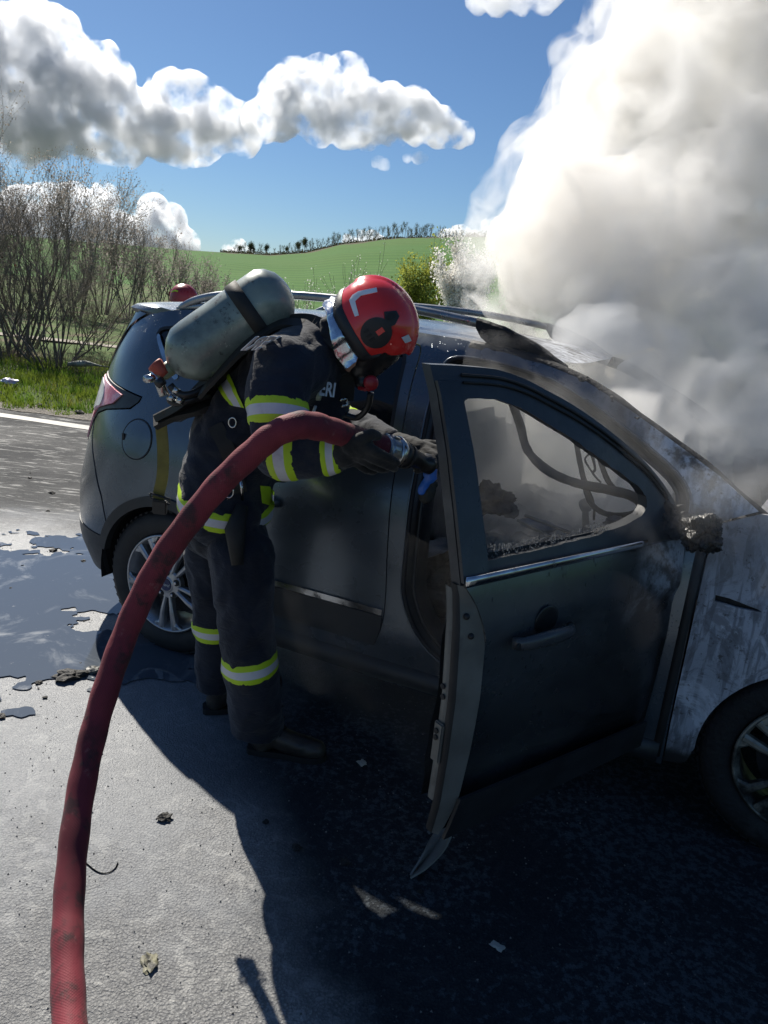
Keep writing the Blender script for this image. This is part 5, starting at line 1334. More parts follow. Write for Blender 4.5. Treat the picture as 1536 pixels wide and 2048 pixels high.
bm = bmesh.new(); tube(bm, [vq + Vector((0, 0, .035)) - FW * .01, vq - Vector((0, 0, .05)) + FW * .035], .016, 12); tube(bm, [vq + LF * .02, vq - LF * .045], .013, 12); local_bm('valve_body', bm, steel, air)
kd = (at(310, 732, 2.38) - at(330, 752, 2.38)).normalized(); bm = bmesh.new(); lathe(bm, [(.0, 0), (.012, 0), (.016, .010), (.026, .042), (.024, .048), (.0, .048)], 20, Matrix.Translation(at(331, 750, 2.36)) @ kd.to_track_quat('Z', 'Y').to_matrix().to_4x4()); local_bm('valve_knob', bm, simple('faded_red_rubber', (.42, .075, .045), .6, bump=.3), air)
bm = bmesh.new(); tube(bm, [at(327, 760, 2.33), at(314, 770, 2.33)], .014, 12); local_bm('burst_disc_cap', bm, blackp, air)
bm = bmesh.new()
for pts in ([(340, 770, 2.36), (352, 783, 2.36), (370, 790, 2.36), (395, 783, 2.38), (430, 765, 2.42)], [(345, 795, 2.37), (340, 800, 2.37), (352, 806, 2.37), (380, 800, 2.38), (420, 790, 2.42)]): tube(bm, spline([at(*p) for p in pts], 5), .012, 8)
local_bm('reducer_hose', bm, blackp, air)
bm = bmesh.new()
for p in ((343, 795), (352, 780), (360, 800)): tube(bm, [at(p[0] - 6, p[1] - 2, 2.35), at(p[0] + 6, p[1] + 4, 2.36)], .011, 10)
local_bm('pressure_reducer', bm, steel, air)
# retaining strap round the cylinder
mid = P0 + ad * L * .80
bm = bmesh.new(); rg = []
fx, fy_ = frame_of(ad)
for a_, r_ in ((-.022, R + .002), (-.022, R + .006), (.022, R + .006), (.022, R + .002)): rg.append([bm.verts.new(mid + ad * a_ + (fx * math.cos(2 * PI * j / 48) + fy_ * math.sin(2 * PI * j / 48)) * r_) for j in range(48)])
for i in range(4):
    for j in range(48): bm.faces.new((rg[i][j], rg[i][(j + 1) % 48], rg[(i + 1) % 4][(j + 1) % 48], rg[(i + 1) % 4][j]))
local_bm('retaining_strap', bm, strapm, air)
bm = bmesh.new()
q = [at(455, 592, 2.40), at(461, 571, 2.40), at(482, 583, 2.38), at(476, 604, 2.36)]
va = [bm.verts.new(p) for p in q]; vb = [bm.verts.new(p + Vector((0, .02, .004))) for p in q]
bm.faces.new(va); bm.faces.new(vb[::-1])
for i in range(4): bm.faces.new((va[i], va[(i + 1) % 4], vb[(i + 1) % 4], vb[i]))
local_bm('strap_flap', bm, strapm, air, False)
# back plate and harness
bp = [at(560, 655, 2.46), at(500, 695, 2.46), at(430, 765, 2.47), at(385, 810, 2.48), at(335, 838, 2.50)]
def strapa(name, pts, w, mat, nrm, th=.006): return flat_strap(name, pts, w, mat, nrm, th, air)
strapa('back_plate', bp, .15, blackp, (ad.cross(LF)).normalized() * -1, .022)
strapa('shoulder_strap', [at(545, 655, 2.42), at(600, 645, 2.40), at(640, 655, 2.34), on(690, 700, off=.03), on(694, 745, off=.02), on(690, 800, off=.015)], .055, strapm, VW, .010)
strapa('shoulder_strap', [at(400, 790, 2.36), at(450, 735, 2.33), at(500, 685, 2.33), at(555, 650, 2.36), at(600, 648, 2.36), at(630, 662, 2.36)], .045, strapm, Vector((-.5, -.4, .8)), .012)
strapa('waist_pad', [at(310, 845, 2.46), at(350, 826, 2.46), at(395, 815, 2.46), at(430, 800, 2.50)], .06, strapm, Vector((-.3, -.6, .8)), .02)
strapa('waist_strap', [on(430, 850, off=.01), on(455, 900, off=.01), on(470, 950, off=.012), on(480, 985, off=.012)], .05, strapm, VW, .006)
bm = bmesh.new(); box(bm, at(352, 815, 2.43), (.10, .02, .014), Matrix.Rotation(-.5, 3, 'Y'), bev=.003); local_bm('plastic_buckle', bm, blackp, air, False)
strapa('hanging_strap', [at(322, 850, 2.50), at(326, 900, 2.50), at(325, 950, 2.51), at(318, 985, 2.52), at(316, 1000, 2.52)], .040, olive, Vector((0, -1, 0)), .003)
bm = bmesh.new(); c = at(320, 995, 2.51)
tube(bm, [c + Vector((-.035, 0, .012)), c + Vector((.035, 0, -.002)), c + Vector((.035, 0, -.022)), c + Vector((-.032, 0, -.006)), c + Vector((-.035, 0, .012))], .004, 6); box(bm, c + Vector((.0, .0, -.035)), (.05, .02, .05), bev=.004)
local_bm('hanging_buckle', bm, blackp, air, False)
# things clipped on the jacket
def loopring(name, px, py, r, mat=steel, Y=None, root=man, tilt=.3):
    c = on(px, py, off=.015); bm = bmesh.new(); tube(bm, [c + Vector((math.cos(a) * r, 0, math.sin(a) * r * 1.3)) for a in np.linspace(0, 2 * PI, 25)], .0032, 6, cap=False); return local_bm(name, bm, mat, root)
loopring('snap_ring', 458, 984, .015); loopring('snap_ring', 465, 845, .012)
bm = bmesh.new(); tube(bm, [on(482, 960, off=.02), on(485, 1000, off=.02)], .006, 8); local_bm('steel_clip', bm, steel, man)
bm = bmesh.new(); tube(bm, [on(631, 812, off=.012), on(622, 838, off=.012)], .005, 8); local_bm('pen', bm, white_t, man)
bm = bmesh.new(); tube(bm, [on(640, 785, off=.006), on(636, 800, off=.006)], .009, 6, flat=.3); local_bm('name_tag', bm, simple('pale_tag', (.5, .6, .5), .6), man)
bm = bmesh.new(); tube(bm, [on(681, 800, off=.03), on(692, 797, off=.03), on(694, 810, off=.03), on(684, 812, off=.03)], .006, 8); local_bm('steel_fitting', bm, steel, man)
bm = bmesh.new(); tube(bm, [on(485, 1010, off=.03), on(470, 1060, bt, .03), on(475, 1130, bt, .02)], [.02, .035, .02], 10); local_bm('belt_pouch', bm, strapm, man)
# ---- gloves
def glove(palm, chains, root, wrist):
    parts = [palm] + chains
    return garment('glove', parts, .0048, glove_m, root, 2, .0012, 25, fine=.6)
h1 = at(700, 893, 2.10); g = lambda px, py, Y: at(px, py, Y)
glove([(g(672, 905, 2.13), .042), (g(700, 900, 2.10), .040), (g(725, 897, 2.07), .036)],
      [[(g(700, 893, 2.06), .024), (g(722, 878, 2.045), .019), (g(742, 868, 2.05), .016), (g(755, 872, 2.07), .014)],
       [(g(728, 893, 2.05), .018), (g(755, 905, 2.035), .015), (g(778, 917, 2.05), .0135), (g(793, 925, 2.075), .012)],
       [(g(728, 905, 2.055), .018), (g(752, 919, 2.045), .015), (g(774, 930, 2.06), .0135), (g(790, 937, 2.09), .012)],
       [(g(722, 915, 2.07), .017), (g(744, 931, 2.07), .014), (g(764, 938, 2.10), .013), (g(776, 936, 2.13), .0115)],
       [(g(712, 922, 2.09), .015), (g(730, 939, 2.10), .0125), (g(746, 943, 2.13), .011), (g(756, 938, 2.16), .010)],
       [(g(690, 905, 2.10), .046), (g(680, 905, 2.12), .05)]], man, None)
glove([(g(798, 888, 2.47), .040), (g(822, 893, 2.43), .036), (g(840, 900, 2.40), .034)],
      [[(g(838, 905, 2.38), .018), (g(850, 922, 2.33), .015), (g(846, 936, 2.31), .014), (g(834, 940, 2.32), .012)],
       [(g(848, 900, 2.38), .018), (g(868, 912, 2.34), .015), (g(866, 930, 2.31), .014), (g(852, 938, 2.31), .012)],
       [(g(852, 893, 2.40), .018), (g(876, 900, 2.37), .015), (g(882, 918, 2.34), .0135), (g(872, 932, 2.33), .012)],
       [(g(850, 888, 2.43), .016), (g(874, 888, 2.42), .013), (g(886, 900, 2.40), .012), (g(884, 914, 2.38), .011)],
       [(g(822, 900, 2.40), .018), (g(830, 916, 2.34), .016), (g(826, 928, 2.31), .014)]], man, None)
# ---- hose, coupling and branch pipe
hose = empty('fire_hose', (at(140, 2040, 1.26).x, 1.26, 0), 0, 'thick dark red fire hose arching from the bottom left up to the firefighter gloved hand', 'fire hose')
hp = [(772, 897, 2.17), (740, 886, 2.15), (700, 873, 2.09), (660, 860, 2.02), (622, 851, 1.97), (590, 852, 1.94), (548, 870, 1.93), (500, 910, 1.94), (440, 968, 1.94), (385, 1035, 1.94), (330, 1110, 1.94), (288, 1185, 1.93), (252, 1265, 1.90), (218, 1360, 1.83), (190, 1455, 1.76), (166, 1560, 1.67), (148, 1680, 1.56), (138, 1800, 1.45), (135, 1920, 1.33), (139, 2040, 1.21), (150, 2180, 1.07), (170, 2400, .87), (180, 2600, .70)]
HPW = [at(*p) for p in hp]
HPW += [Vector((-.66, .30, .04)), Vector((-.9, -.3, .04)), Vector((-1.6, -1.2, .04))]
HPs = [Vector(p) for p in spline([tuple(p) for p in HPW], 8)]
bm = bmesh.new(); rr = []
for i, p in enumerate(HPs): rr.append(.0355 + .0010 * math.sin(i * .9) + (.0018 if 26 < i < 42 else 0))
ln = [0.0]
for a, b2 in zip(HPs, HPs[1:]): ln.append(ln[-1] + (b2 - a).length)
rings = tube(bm, HPs, rr, 28)
uvl = bm.loops.layers.uv.new('weave'); vid = {}
for i, rg_ in enumerate(rings):
    for j, v in enumerate(rg_): vid[v] = (i, j)
for f in bm.faces:
    if len(f.verts) != 4: continue
    js = [vid[v][1] for v in f.verts]; wrap = max(js) - min(js) > 14
    for lp in f.loops:
        i, j = vid[lp.vert]; j = j + 28 if (wrap and j < 14) else j
        lp[uvl].uv = (ln[i], j / 28 * .22)
b = NB('red_woven_hose')
uv = b.n('UVMap'); uv.uv_map = 'weave'
w1 = b.n('TexWave', wave_type='BANDS', bands_direction='DIAGONAL'); w1.inputs['Scale'].default_value = 90; b.l(uv.outputs[0], w1.inputs['Vector'])
m2 = b.vec((1, -1, 1), src=uv.outputs[0]); w2_ = b.n('TexWave', wave_type='BANDS', bands_direction='DIAGONAL'); w2_.inputs['Scale'].default_value = 90; b.l(m2, w2_.inputs['Vector'])
wv = b.math('MULTIPLY', w1.outputs[1], w2_.outputs[1])
c = b.mix(b.ramp(b.noise(5, 7, .6), .35, .65), (.20, .028, .040), (.12, .018, .026))
c = b.mix(b.ramp(b.noise(9, 9, .7), .50, .62), c, (.050, .022, .024)); c = b.mix(b.math('MULTIPLY', b.ramp(b.noise(3.1, 7, .7), .54, .64), .6), c, (.035, .018, .018)); c = b.mix(b.math('MULTIPLY', b.ramp(b.noise(26, 7, .7), .60, .70), .5), c, (.30, .14, .13)); c = b.mix(b.math('MULTIPLY', b.ramp(wv, .2, .8), .22), c, (.27, .05, .06))
b.bsdf(c, .68, normal=b.bump(wv, .4, .001, b.bump(b.noise(18, 5), .3, .01)), spec=.25, sheen=.05)
local_bm('hose_tube', bm, b.m, hose)
nd_ = (at(850, 926, 2.28) - at(772, 897, 2.17)).normalized(); Mn = Matrix.Translation(at(768, 895, 2.165)) @ nd_.to_track_quat('Z', 'Y').to_matrix().to_4x4()
bm = bmesh.new(); lathe(bm, [(.034, -.004), (.038, -.002), (.038, .004), (.042, .008), (.044, .030), (.040, .036)], 36, Mn)
for k in range(6):
    a = k * PI / 3; box(bm, Mn @ Vector((.043 * math.cos(a), .043 * math.sin(a), .018)), (.010, .010, .022), Mn.to_3x3() @ Matrix.Rotation(a, 3, 'Z'), bev=.002)
local_bm('hose_coupling', bm, simple('dull_aluminium', (.45, .46, .47), .32, .9, bump=.2, dirt=(.15, .14, .13), drange=(.5, .7)), hose, False)
bm = bmesh.new(); lathe(bm, [(.036, .036), (.046, .040), (.048, .046), (.048, .058), (.045, .062), (.038, .063)], 36, Mn); cpl = local_bm('locking_ring', bm, steel, hose)
noz = empty('branch_pipe', tuple(at(800, 910, 2.2)), 0, 'black nozzle on the end of the red hose held in the left glove', 'nozzle')
bm = bmesh.new(); lathe(bm, [(.036, .064), (.042, .068), (.042, .086), (.038, .088), (.038, .094), (.040, .098), (.036, .112), (.030, .120), (.026, .150), (.024, .175), (.030, .182), (.032, .205), (.026, .212), (.016, .212), (.014, .195)], 32, Mn, cap=False); local_bm('nozzle_body', bm, blackp, noz)
bm = bmesh.new(); tube(bm, [Mn @ Vector((.03, 0, .11)), Mn @ Vector((.05, .0, .14)), Mn @ Vector((.055, 0, .17))], .008, 8); local_bm('lever', bm, blackp, noz)
bm = bmesh.new(); lathe(bm, [(.031, .094), (.0405, .0945), (.0405, .0975), (.031, .098)], 32, Mn); local_bm('nozzle_ring', bm, rubber, noz)
# ---- blue rag and dark cup hanging below the glove
rag = empty('blue_glove', tuple(at(855, 965, 2.35)), 0, 'crumpled bright blue glove or rag with a dark cuff hanging below the left glove', 'rag')
garment('rag', [[(at(866, 942, 2.33), .012), (at(858, 945, 2.33), .020), (at(864, 953, 2.33), .018), (at(855, 960, 2.33), .012), (at(847, 972, 2.33), .014), (at(843, 982, 2.33), .012)]], .004, simple('blue_rubber', (.03, .14, .52), .4, bump=.6, bsc=50), rag, 2, .004, 30)
garment('cuff', [[(at(866, 965, 2.345), .014), (at(858, 980, 2.345), .022), (at(853, 992, 2.345), .024)]], .004, strapm, rag, 2, .005, 30)
# ---- the other firefighter beyond the car
m2c = at(368, 600, 7.3)
man2 = empty('person', (m2c.x, 7.3, 0), 0, 'second firefighter hidden behind the car, only the red helmet showing over the roof', 'firefighter')
X = lambda x, y, z: Vector((m2c.x + x, 7.3 + y, z))
f2 = Vector((.9, -.3, 0)); hy = m2c.z + .05
garment('body', [[(X(-.05, 0, .85), .13, 1.2), (X(-.03, 0, 1.15), .14, 1.2), (X(0, 0, hy - .28), .12, 1.2), (X(.02, 0, hy - .15), .06), (X(.03, 0, hy - .05), .085)],
                 [(X(-.05, -.1, .85), .09), (X(.0, -.1, .45), .065), (X(-.03, -.1, .08), .05)], [(X(-.05, .1, .85), .09), (X(.02, .12, .45), .065), (X(-.02, .12, .08), .05)]], .02, skin_m, man2, 3, 0)
garment('jacket', [[(X(-.05, 0, .80), .17, 1.2), (X(-.03, 0, 1.1), .165, 1.25), (X(0, 0, hy - .32), .155, 1.3), (X(.02, 0, hy - .2), .09)], [(X(0, -.22, hy - .32), .09), (X(.06, -.27, hy - .6), .075), (X(.28, -.2, hy - .62), .055)], [(X(0, .22, hy - .32), .09), (X(.06, .27, hy - .6), .075), (X(.28, .2, hy - .62), .055)]], .02, navy, man2, 4, .01)
garment('trousers', [[(X(-.05, -.09, .85), .13), (X(.0, -.1, .45), .1), (X(-.03, -.1, .12), .09)], [(X(-.05, .09, .85), .13), (X(.02, .12, .45), .1), (X(-.02, .12, .12), .09)]], .02, navy2, man2, 4, .01)
for sy in (-.1, .12): boot('boot', X(-.08, sy, .0), -.2, man2)
for sy in (-.2, .2): garment('glove', [[(X(.28, sy, hy - .62), .042), (X(.36, sy, hy - .63), .035)]] + [[(X(.36, sy + dy, hy - .63), .014), (X(.42 - abs(dy) * .3, sy + dy, hy - .645), .012), (X(.44 - abs(dy) * .3, sy + dy, hy - .67), .010)] for dy in (-.03, -.01, .01, .03)] + [[(X(.32, sy + .03, hy - .62), .016), (X(.36, sy + .055, hy - .61), .012)]], .007, glove_m, man2, 2, 0)
a2 = .15; h2f = f2.normalized() * math.cos(a2) - UP * math.sin(a2); h2l = UP.cross(f2).normalized(); h2u = h2f.cross(h2l) 
helmet(Matrix(((h2f.x, h2l.x, h2u.x, m2c.x), (h2f.y, h2l.y, h2u.y, 7.3), (h2f.z, h2l.z, h2u.z, hy - .02), (0, 0, 0, 1))), man2, False, simple('dull_red_shell', (.40, .04, .05), .3, bump=.05), 1.0)
# ------------------------------------------------------------------ vegetation
def segs_mesh(name, segs, mat, n=4):
    """many tapered twigs as one mesh: segs (p0, p1, r0, r1)"""
    A = np.array([[*s[0], *s[1], s[2], s[3]] for s in segs]); p0, p1 = A[:, :3], A[:, 3:6]
    d = p1 - p0; d /= np.maximum(np.linalg.norm(d, axis=1, keepdims=True), 1e-9)
    ref = np.where(np.abs(d[:, 2:3]) < .9, np.array([[0, 0, 1.]]), np.array([[1., 0, 0]]))
    x = np.cross(d, ref); x /= np.linalg.norm(x, axis=1, keepdims=True); y = np.cross(d, x)
    k = len(A); V = np.empty((k, 2 * n, 3))
    for j in range(n):
        c, s_ = math.cos(2 * PI * j / n), math.sin(2 * PI * j / n); o = x * c + y * s_
        V[:, j] = p0 + o * A[:, 6:7]; V[:, n + j] = p1 + o * A[:, 7:8]
    base = (np.arange(k) * 2 * n)[:, None]
    F = np.concatenate([base + np.array([[j, (j + 1) % n, n + (j + 1) % n, n + j]]) for j in range(n)])
    me = bpy.data.meshes.new(name); me.vertices.add(k * 2 * n); me.vertices.foreach_set('co', V.ravel())
    me.loops.add(F.size); me.polygons.add(len(F)); me.polygons.foreach_set('loop_start', np.arange(len(F)) * 4)
    me.loops.foreach_set('vertex_index', F.ravel().astype(np.int32)); me.update(calc_edges=True); me.materials.append(mat)
    me.polygons.foreach_set('use_smooth', [True] * len(F))
    return me
def quads_mesh(name, P, size, mat, seed=0, nrm_up=0., elong=1.0):
    r = np.random.RandomState(seed); k = len(P); P = np.array(P)
    a = r.normal(size=(k, 3)); a[:, 2] += nrm_up; a /= np.linalg.norm(a, axis=1, keepdims=True)
    b_ = np.cross(a, r.normal(size=(k, 3))); b_ /= np.linalg.norm(b_, axis=1, keepdims=True); c = np.cross(a, b_)
    s = (size * r.uniform(.55, 1.3, size=(k, 1)))
    V = np.stack([P + b_ * s * elong, P + c * s * .6, P - b_ * s * elong, P - c * s * .6], 1)
    F = (np.arange(k) * 4)[:, None] + np.arange(4)[None]
    me = bpy.data.meshes.new(name); me.vertices.add(k * 4); me.vertices.foreach_set('co', V.ravel())
    me.loops.add(F.size); me.polygons.add(k); me.polygons.foreach_set('loop_start', np.arange(k) * 4)
    me.loops.foreach_set('vertex_index', F.ravel().astype(np.int32)); me.update(calc_edges=True); me.materials.append(mat)
    return me
def leafmat(name, c1, c2, tr=.35, sc=3.):
    b = NB(name); c = b.mix(b.ramp(b.noise(sc, 4), .35, .65), c1, c2)
    d = b.n('BsdfDiffuse'); t = b.n('BsdfTranslucent'); m = b.n('MixShader'); m.inputs[0].default_value = tr
    b.l(c, d.inputs[0]); b.l(c, t.inputs[0]); b.l(d.outputs[0], m.inputs[1]); b.l(t.outputs[0], m.inputs[2]); b.l(m.outputs[0], b.out.inputs[0]); return b.m
bark = simple('grey_brown_bark', (.20, .165, .135), .85, bump=.3, bsc=30, col2=(.09, .075, .062), sc=6)
barkl = simple('pale_twig_bark', (.24, .20, .165), .85, bump=0, col2=(.12, .095, .08), sc=3)
def grow(rg, p, d, L, r, lev, out, tips, up=.15, spread=.55, nseg=5, kids=(3, 5), minr=.0012, droop=0.):
    step = L / nseg; pts = [p]
    for i in range(nseg):
        d = (d + Vector((rg.gauss(0, .10), rg.gauss(0, .10), rg.gauss(0, .07) + up * .12 - droop * i))).normalized()
        q = p + d * step; r1 = max(minr, r * (.86 if lev else .9)); out.append((p, q, r, r1, lev)); r = r1; p = q; pts.append(p)
        if lev > 0 and i >= (1 if lev > 1 else 0):
            for _ in range(rg.randint(*kids) if i > 1 else 1):
                if rg.random() < .62:
                    ax, ay = frame_of(d); a = rg.uniform(0, 2 * PI); sp__ = rg.uniform(.35, 1) * spread
                    nd = (d * math.cos(sp__) + (ax * math.cos(a) + ay * math.sin(a)) * math.sin(sp__)).normalized()
                    grow(rg, p, nd, L * rg.uniform(.38, .66), max(minr, r * .60), lev - 1, out, tips, up, spread, nseg, kids, minr, droop)
    if lev == 0: tips.append(p)
def bush(name, base, stems, H_, lean, seed, label, cat, lev=3, wid=.6, mat=bark, group=None, r0=.03, tipleaf=None, kids=(1, 3), up=.2, basew=.4):
    rg = random.Random(seed); out = []; tips = []
    for k in range(stems):
        a = rg.uniform(0, 2 * PI); s_ = rg.uniform(.05, 1) ** .7 * wid
        d = Vector((math.cos(a) * s_ + lean, math.sin(a) * s_ * .8, 1)).normalized()
        p = Vector((math.cos(a) * basew * rg.random(), math.sin(a) * basew * rg.random(), -.05))
        grow(rg, p, d, H_ * rg.uniform(.6, 1.0), r0 * rg.uniform(.5, 1), lev, out, tips, up, .6, 6, kids)
    root = empty(name, base, 0, label, cat, group)
    st_ = [s for s in out if s[4] >= lev - 0]; tw = [s for s in out if s[4] < lev]
    link('stems', segs_mesh('stems', st_, mat, 6), None, root)
    t = link('twigs', segs_mesh('twigs', tw, mat, 3), None, root); t['kind'] = 'stuff'
    if tipleaf:
        m, size, n, jit = tipleaf; P = [tuple(Vector(rg.choice(tips)) + Vector((rg.gauss(0, jit), rg.gauss(0, jit), rg.gauss(0, jit)))) for _ in range(n)]
        l = link('leaves', quads_mesh('leaves', P, size, m, seed), None, root); l['kind'] = 'stuff'
    return root
gz = lambda x, y: terr(x, y)
deadleaf = leafmat('withered_leaf', (.10, .055, .03), (.05, .03, .02)); bud = leafmat('pale_bud', (.42, .38, .33), (.26, .22, .18))
B0 = at(110, 745, 12.6)
bush('bare_shrub', (B0.x, 12.7, .12), 17, 1.8, .10, 11, 'big leafless many stemmed shrub beside the car rear', 'shrub', 3, 1.25, bark, r0=.022, tipleaf=(deadleaf, .020, 40, .02))
bush('bare_shrub', (at(15, 745, 13.4).x, 13.4, .12), 14, 2.15, .05, 12, 'taller leafless shrub cut by the left edge of the picture', 'shrub', 3, .5, bark, r0=.034, tipleaf=(deadleaf, .020, 40, .02))
bush('bare_shrub', (at(-120, 740, 13.6).x, 13.6, .12), 12, 2.0, .0, 13, 'leafless shrub just outside the left edge of the picture', 'shrub', 3, .6, bark, r0=.03)
bush('bare_shrub', (at(60, 720, 15.5).x, 15.5, .12), 14, 1.7, .0, 14, 'dense pale twigged shrub behind the big leafless one', 'shrub', 3, .8, barkl, r0=.026, tipleaf=(bud, .010, 400, .02))
bush('bare_shrub', (at(190, 715, 17.).x, 17., .1), 12, 1.2, .0, 15, 'low pale shrub in front of the dirt track', 'shrub', 3, .9, barkl, r0=.018, tipleaf=(bud, .014, 400, .05))
# pale grey hedge masses, each shrub a thing
bl = leafmat('grey_pink_blossom', (.42, .38, .35), (.28, .25, .22), .45); wb = leafmat('white_blossom', (.93, .92, .90), (.80, .77, .73), .45); yg = leafmat('yellow_green_leaf', (.42, .44, .09), (.28, .33, .07), .5)
def clump_tree(name, base, H_, W_, seed, label, cat, leaf, size, nleaf, group=None, stems=5, lev=2, mat=bark, up=.3, spread=.5, jit=.16, r0=.05, low=.0, kids=(2, 4)):
    rg = random.Random(seed); out = []; tips = []
    for k in range(stems):
        a = rg.uniform(0, 2 * PI); s_ = rg.uniform(.1, 1) * W_ / H_
        d = Vector((math.cos(a) * s_, math.sin(a) * s_, 1)).normalized(); grow(rg, Vector((math.cos(a) * .1, math.sin(a) * .1, -.1)), d, H_ * rg.uniform(.62, .9), r0 * rg.uniform(.6, 1), lev, out, tips, up, spread, 5, kids, .004)
    root = empty(name, base, 0, label, cat, group)
    link('trunk', segs_mesh('trunk', [s for s in out], mat, 4), None, root)
    ends = [s[1] for s in out if s[4] <= 1 and s[1][2] > low]
    P = [tuple(Vector(rg.choice(ends)) + Vector((rg.gauss(0, jit), rg.gauss(0, jit), rg.gauss(0, jit)))) for _ in range(nleaf)]
    c = link('crown', quads_mesh('crown', P, size, leaf, seed), None, root); c['kind'] = 'stuff'
    return root
hs = [(20, 34, 5.2), (90, 36, 5.6), (150, 33, 4.6), (205, 38, 5.2), (262, 36, 3.6), (310, 40, 3.4), (350, 42, 3.0), (385, 44, 2.6), (425, 46, 2.1), (460, 50, 1.8), (-40, 33, 5.4)]
hl = ['leftmost in view', 'second from the left', 'third from the left', 'fourth from the left', 'fifth from the left, behind the bare shrub', 'sixth, just left of the far helmet', 'seventh, right behind the far helmet', 'eighth, right of the far helmet', 'ninth, by the air cylinder', 'last and lowest at the right end', 'outside the left edge']
for i, (px, Y, h) in enumerate(hs):
    x = at(px, 600, Y).x
    clump_tree('hedge_shrub', (x, Y, gz(x, Y) - .3), h, h * .62, 40 + i, 'greyish blossoming hedge shrub below the field, ' + hl[i], 'shrub', bl, .045, int(2600 * h / 3), 'grey hedge shrubs below the green field', 7, 2, barkl, jit=.12)
x = at(925, 600, 24).x
clump_tree('blossom_tree', (x - .1, 24, -.1), 2.9, 1.1, 77, 'white blossoming tree between the car roof and the smoke', 'tree', wb, .040, 24000, None, 9, 2, bark, .55, .42, .085, .03)
x = at(822, 600, 29).x
clump_tree('willow_tree', (x, 29, -.1), 2.6, 1.4, 78, 'yellow green bushy tree just left of the white blossoming one', 'tree', yg, .05, 9000, None, 8, 2, bark, .4, .5, .13, .03)
for k, (px, py, Y) in enumerate(((703, 560, 22), (612, 578, 22), (690, 572, 23))):
    x = at(px, py, Y).x; h = at(px, py, Y).z + .3
    clump_tree('blossom_shrub', (x, Y, -.2), h, .35, 90 + k, ('slender white blossom sprigs just left of the red helmet', 'faint white sprigs above the roof rail beside the cylinder', 'small blossom sprigs under the slender ones at the helmet')[k], 'shrub', wb, .022, 380, None, 5, 1, bark, .7, .3, .04, .012)
for k, (px, Y, h) in enumerate(((1060, 26, 2.6), (1150, 30, 3.2))):
    x = at(px, 600, Y).x; clump_tree('blossom_tree', (x, Y, -.1), h, 1.2, 96 + k, ('pale tree half lost in the smoke edge', 'pale tree swallowed by the smoke')[k], 'tree', bl, .04, 3000, None, 6, 2)
# hilltop trees: six kinds, copied along the ridge
def far_tree(seed, H_, lv, leaf=None):
    rg = random.Random(seed); out = []; tips = []
    grow(rg, Vector((0, 0, -.5)), Vector((rg.gauss(0, .05), 0, 1)), H_ * .8, .16, lv, out, tips, .4, .55, 5, (1, 3), .035)
    return out, tips
fbark = simple('far_bark', (.20, .175, .15), .9, bump=0); fleaf = leafmat('far_new_leaf', (.10, .12, .04), (.06, .08, .03)); fdark = leafmat('far_dark_leaf', (.075, .095, .045), (.06, .075, .035))
kinds_ = []
for k in range(6):
    out, tips = far_tree(200 + k, 6.0, 2 if k < 4 else 2); rg = random.Random(k)
    tm = segs_mesh('trunk', out, fbark, 3)
    ends = [s[1] for s in out if s[4] <= 1]
    jit = .35 if k < 4 else .55; P = [tuple(Vector(rg.choice(ends)) + Vector((rg.gauss(0, jit), rg.gauss(0, jit), rg.gauss(0, jit)))) for _ in range(260 if k < 4 else 900)]
    kinds_.append((tm, quads_mesh('crown', P, .16 if k < 4 else .26, fleaf if k < 4 else fdark, k)))
band_px = []
rg = random.Random(99)
px = 470
while px < 985:
    band_px.append(px); px += rg.uniform(3.8, 8) if not (505 < px < 550) else rg.uniform(9, 16)
names_ = {}
for i, px in enumerate(band_px):
    bdeg = math.degrees(math.atan((px - 768) / 1500 * 1.03)); r = 296 + rg.uniform(-7, 5)
    if px < 560: r = 288 + rg.uniform(-4, 4)
    # bearing from the picture column, including the tilt of the horizon
    q = at(px, 500, r * math.cos(math.radians(bdeg))); x, y = q.x, q.y
    k = rg.randrange(4) if px > 620 or rg.random() < .6 else 4 + rg.randrange(2)
    s = rg.uniform(.50, .85) * (1.0 if px > 590 else .75)
    if 845 < px < 862: s = .75; k = 1
    if px > 880: s *= .6
    where = 'left end' if px < 560 else 'left slope' if px < 680 else 'middle' if px < 800 else 'crest' if px < 880 else 'right end'
    root = empty('hilltop_tree', (x, y, terr(x, y) - .2), rg.uniform(0, 6), 'small %s tree on the %s of the wooded ridge' % ('dark bushy' if k > 3 else 'bare', where), 'tree', 'small trees along the hilltop')
    root.scale = (s, s, s)
    for nm, me in (('trunk', kinds_[k][0]), ('crown', kinds_[k][1])):
        o = bpy.data.objects.new(nm, me); COL.objects.link(o); o.parent = root
        if nm == 'crown': o['kind'] = 'stuff'
# low scrub between the trees
P = []
for i in range(9000):
    px = rg.uniform(440, 1300); r = 292 + rg.uniform(-9, 8); q = at(px, 500, r); x, y = q.x, q.y
    P.append((x, y, terr(x, y) + abs(rg.gauss(0, .55)) * (1 + mnoise.noise(Vector((x * .15, 0, 0))))))
o = link('ridge_scrub', quads_mesh('ridge_scrub', P, .30, leafmat('ridge_scrub_leaf', (.10, .09, .05), (.05, .06, .03), sc=.3), 3), None); o['kind'] = 'stuff'
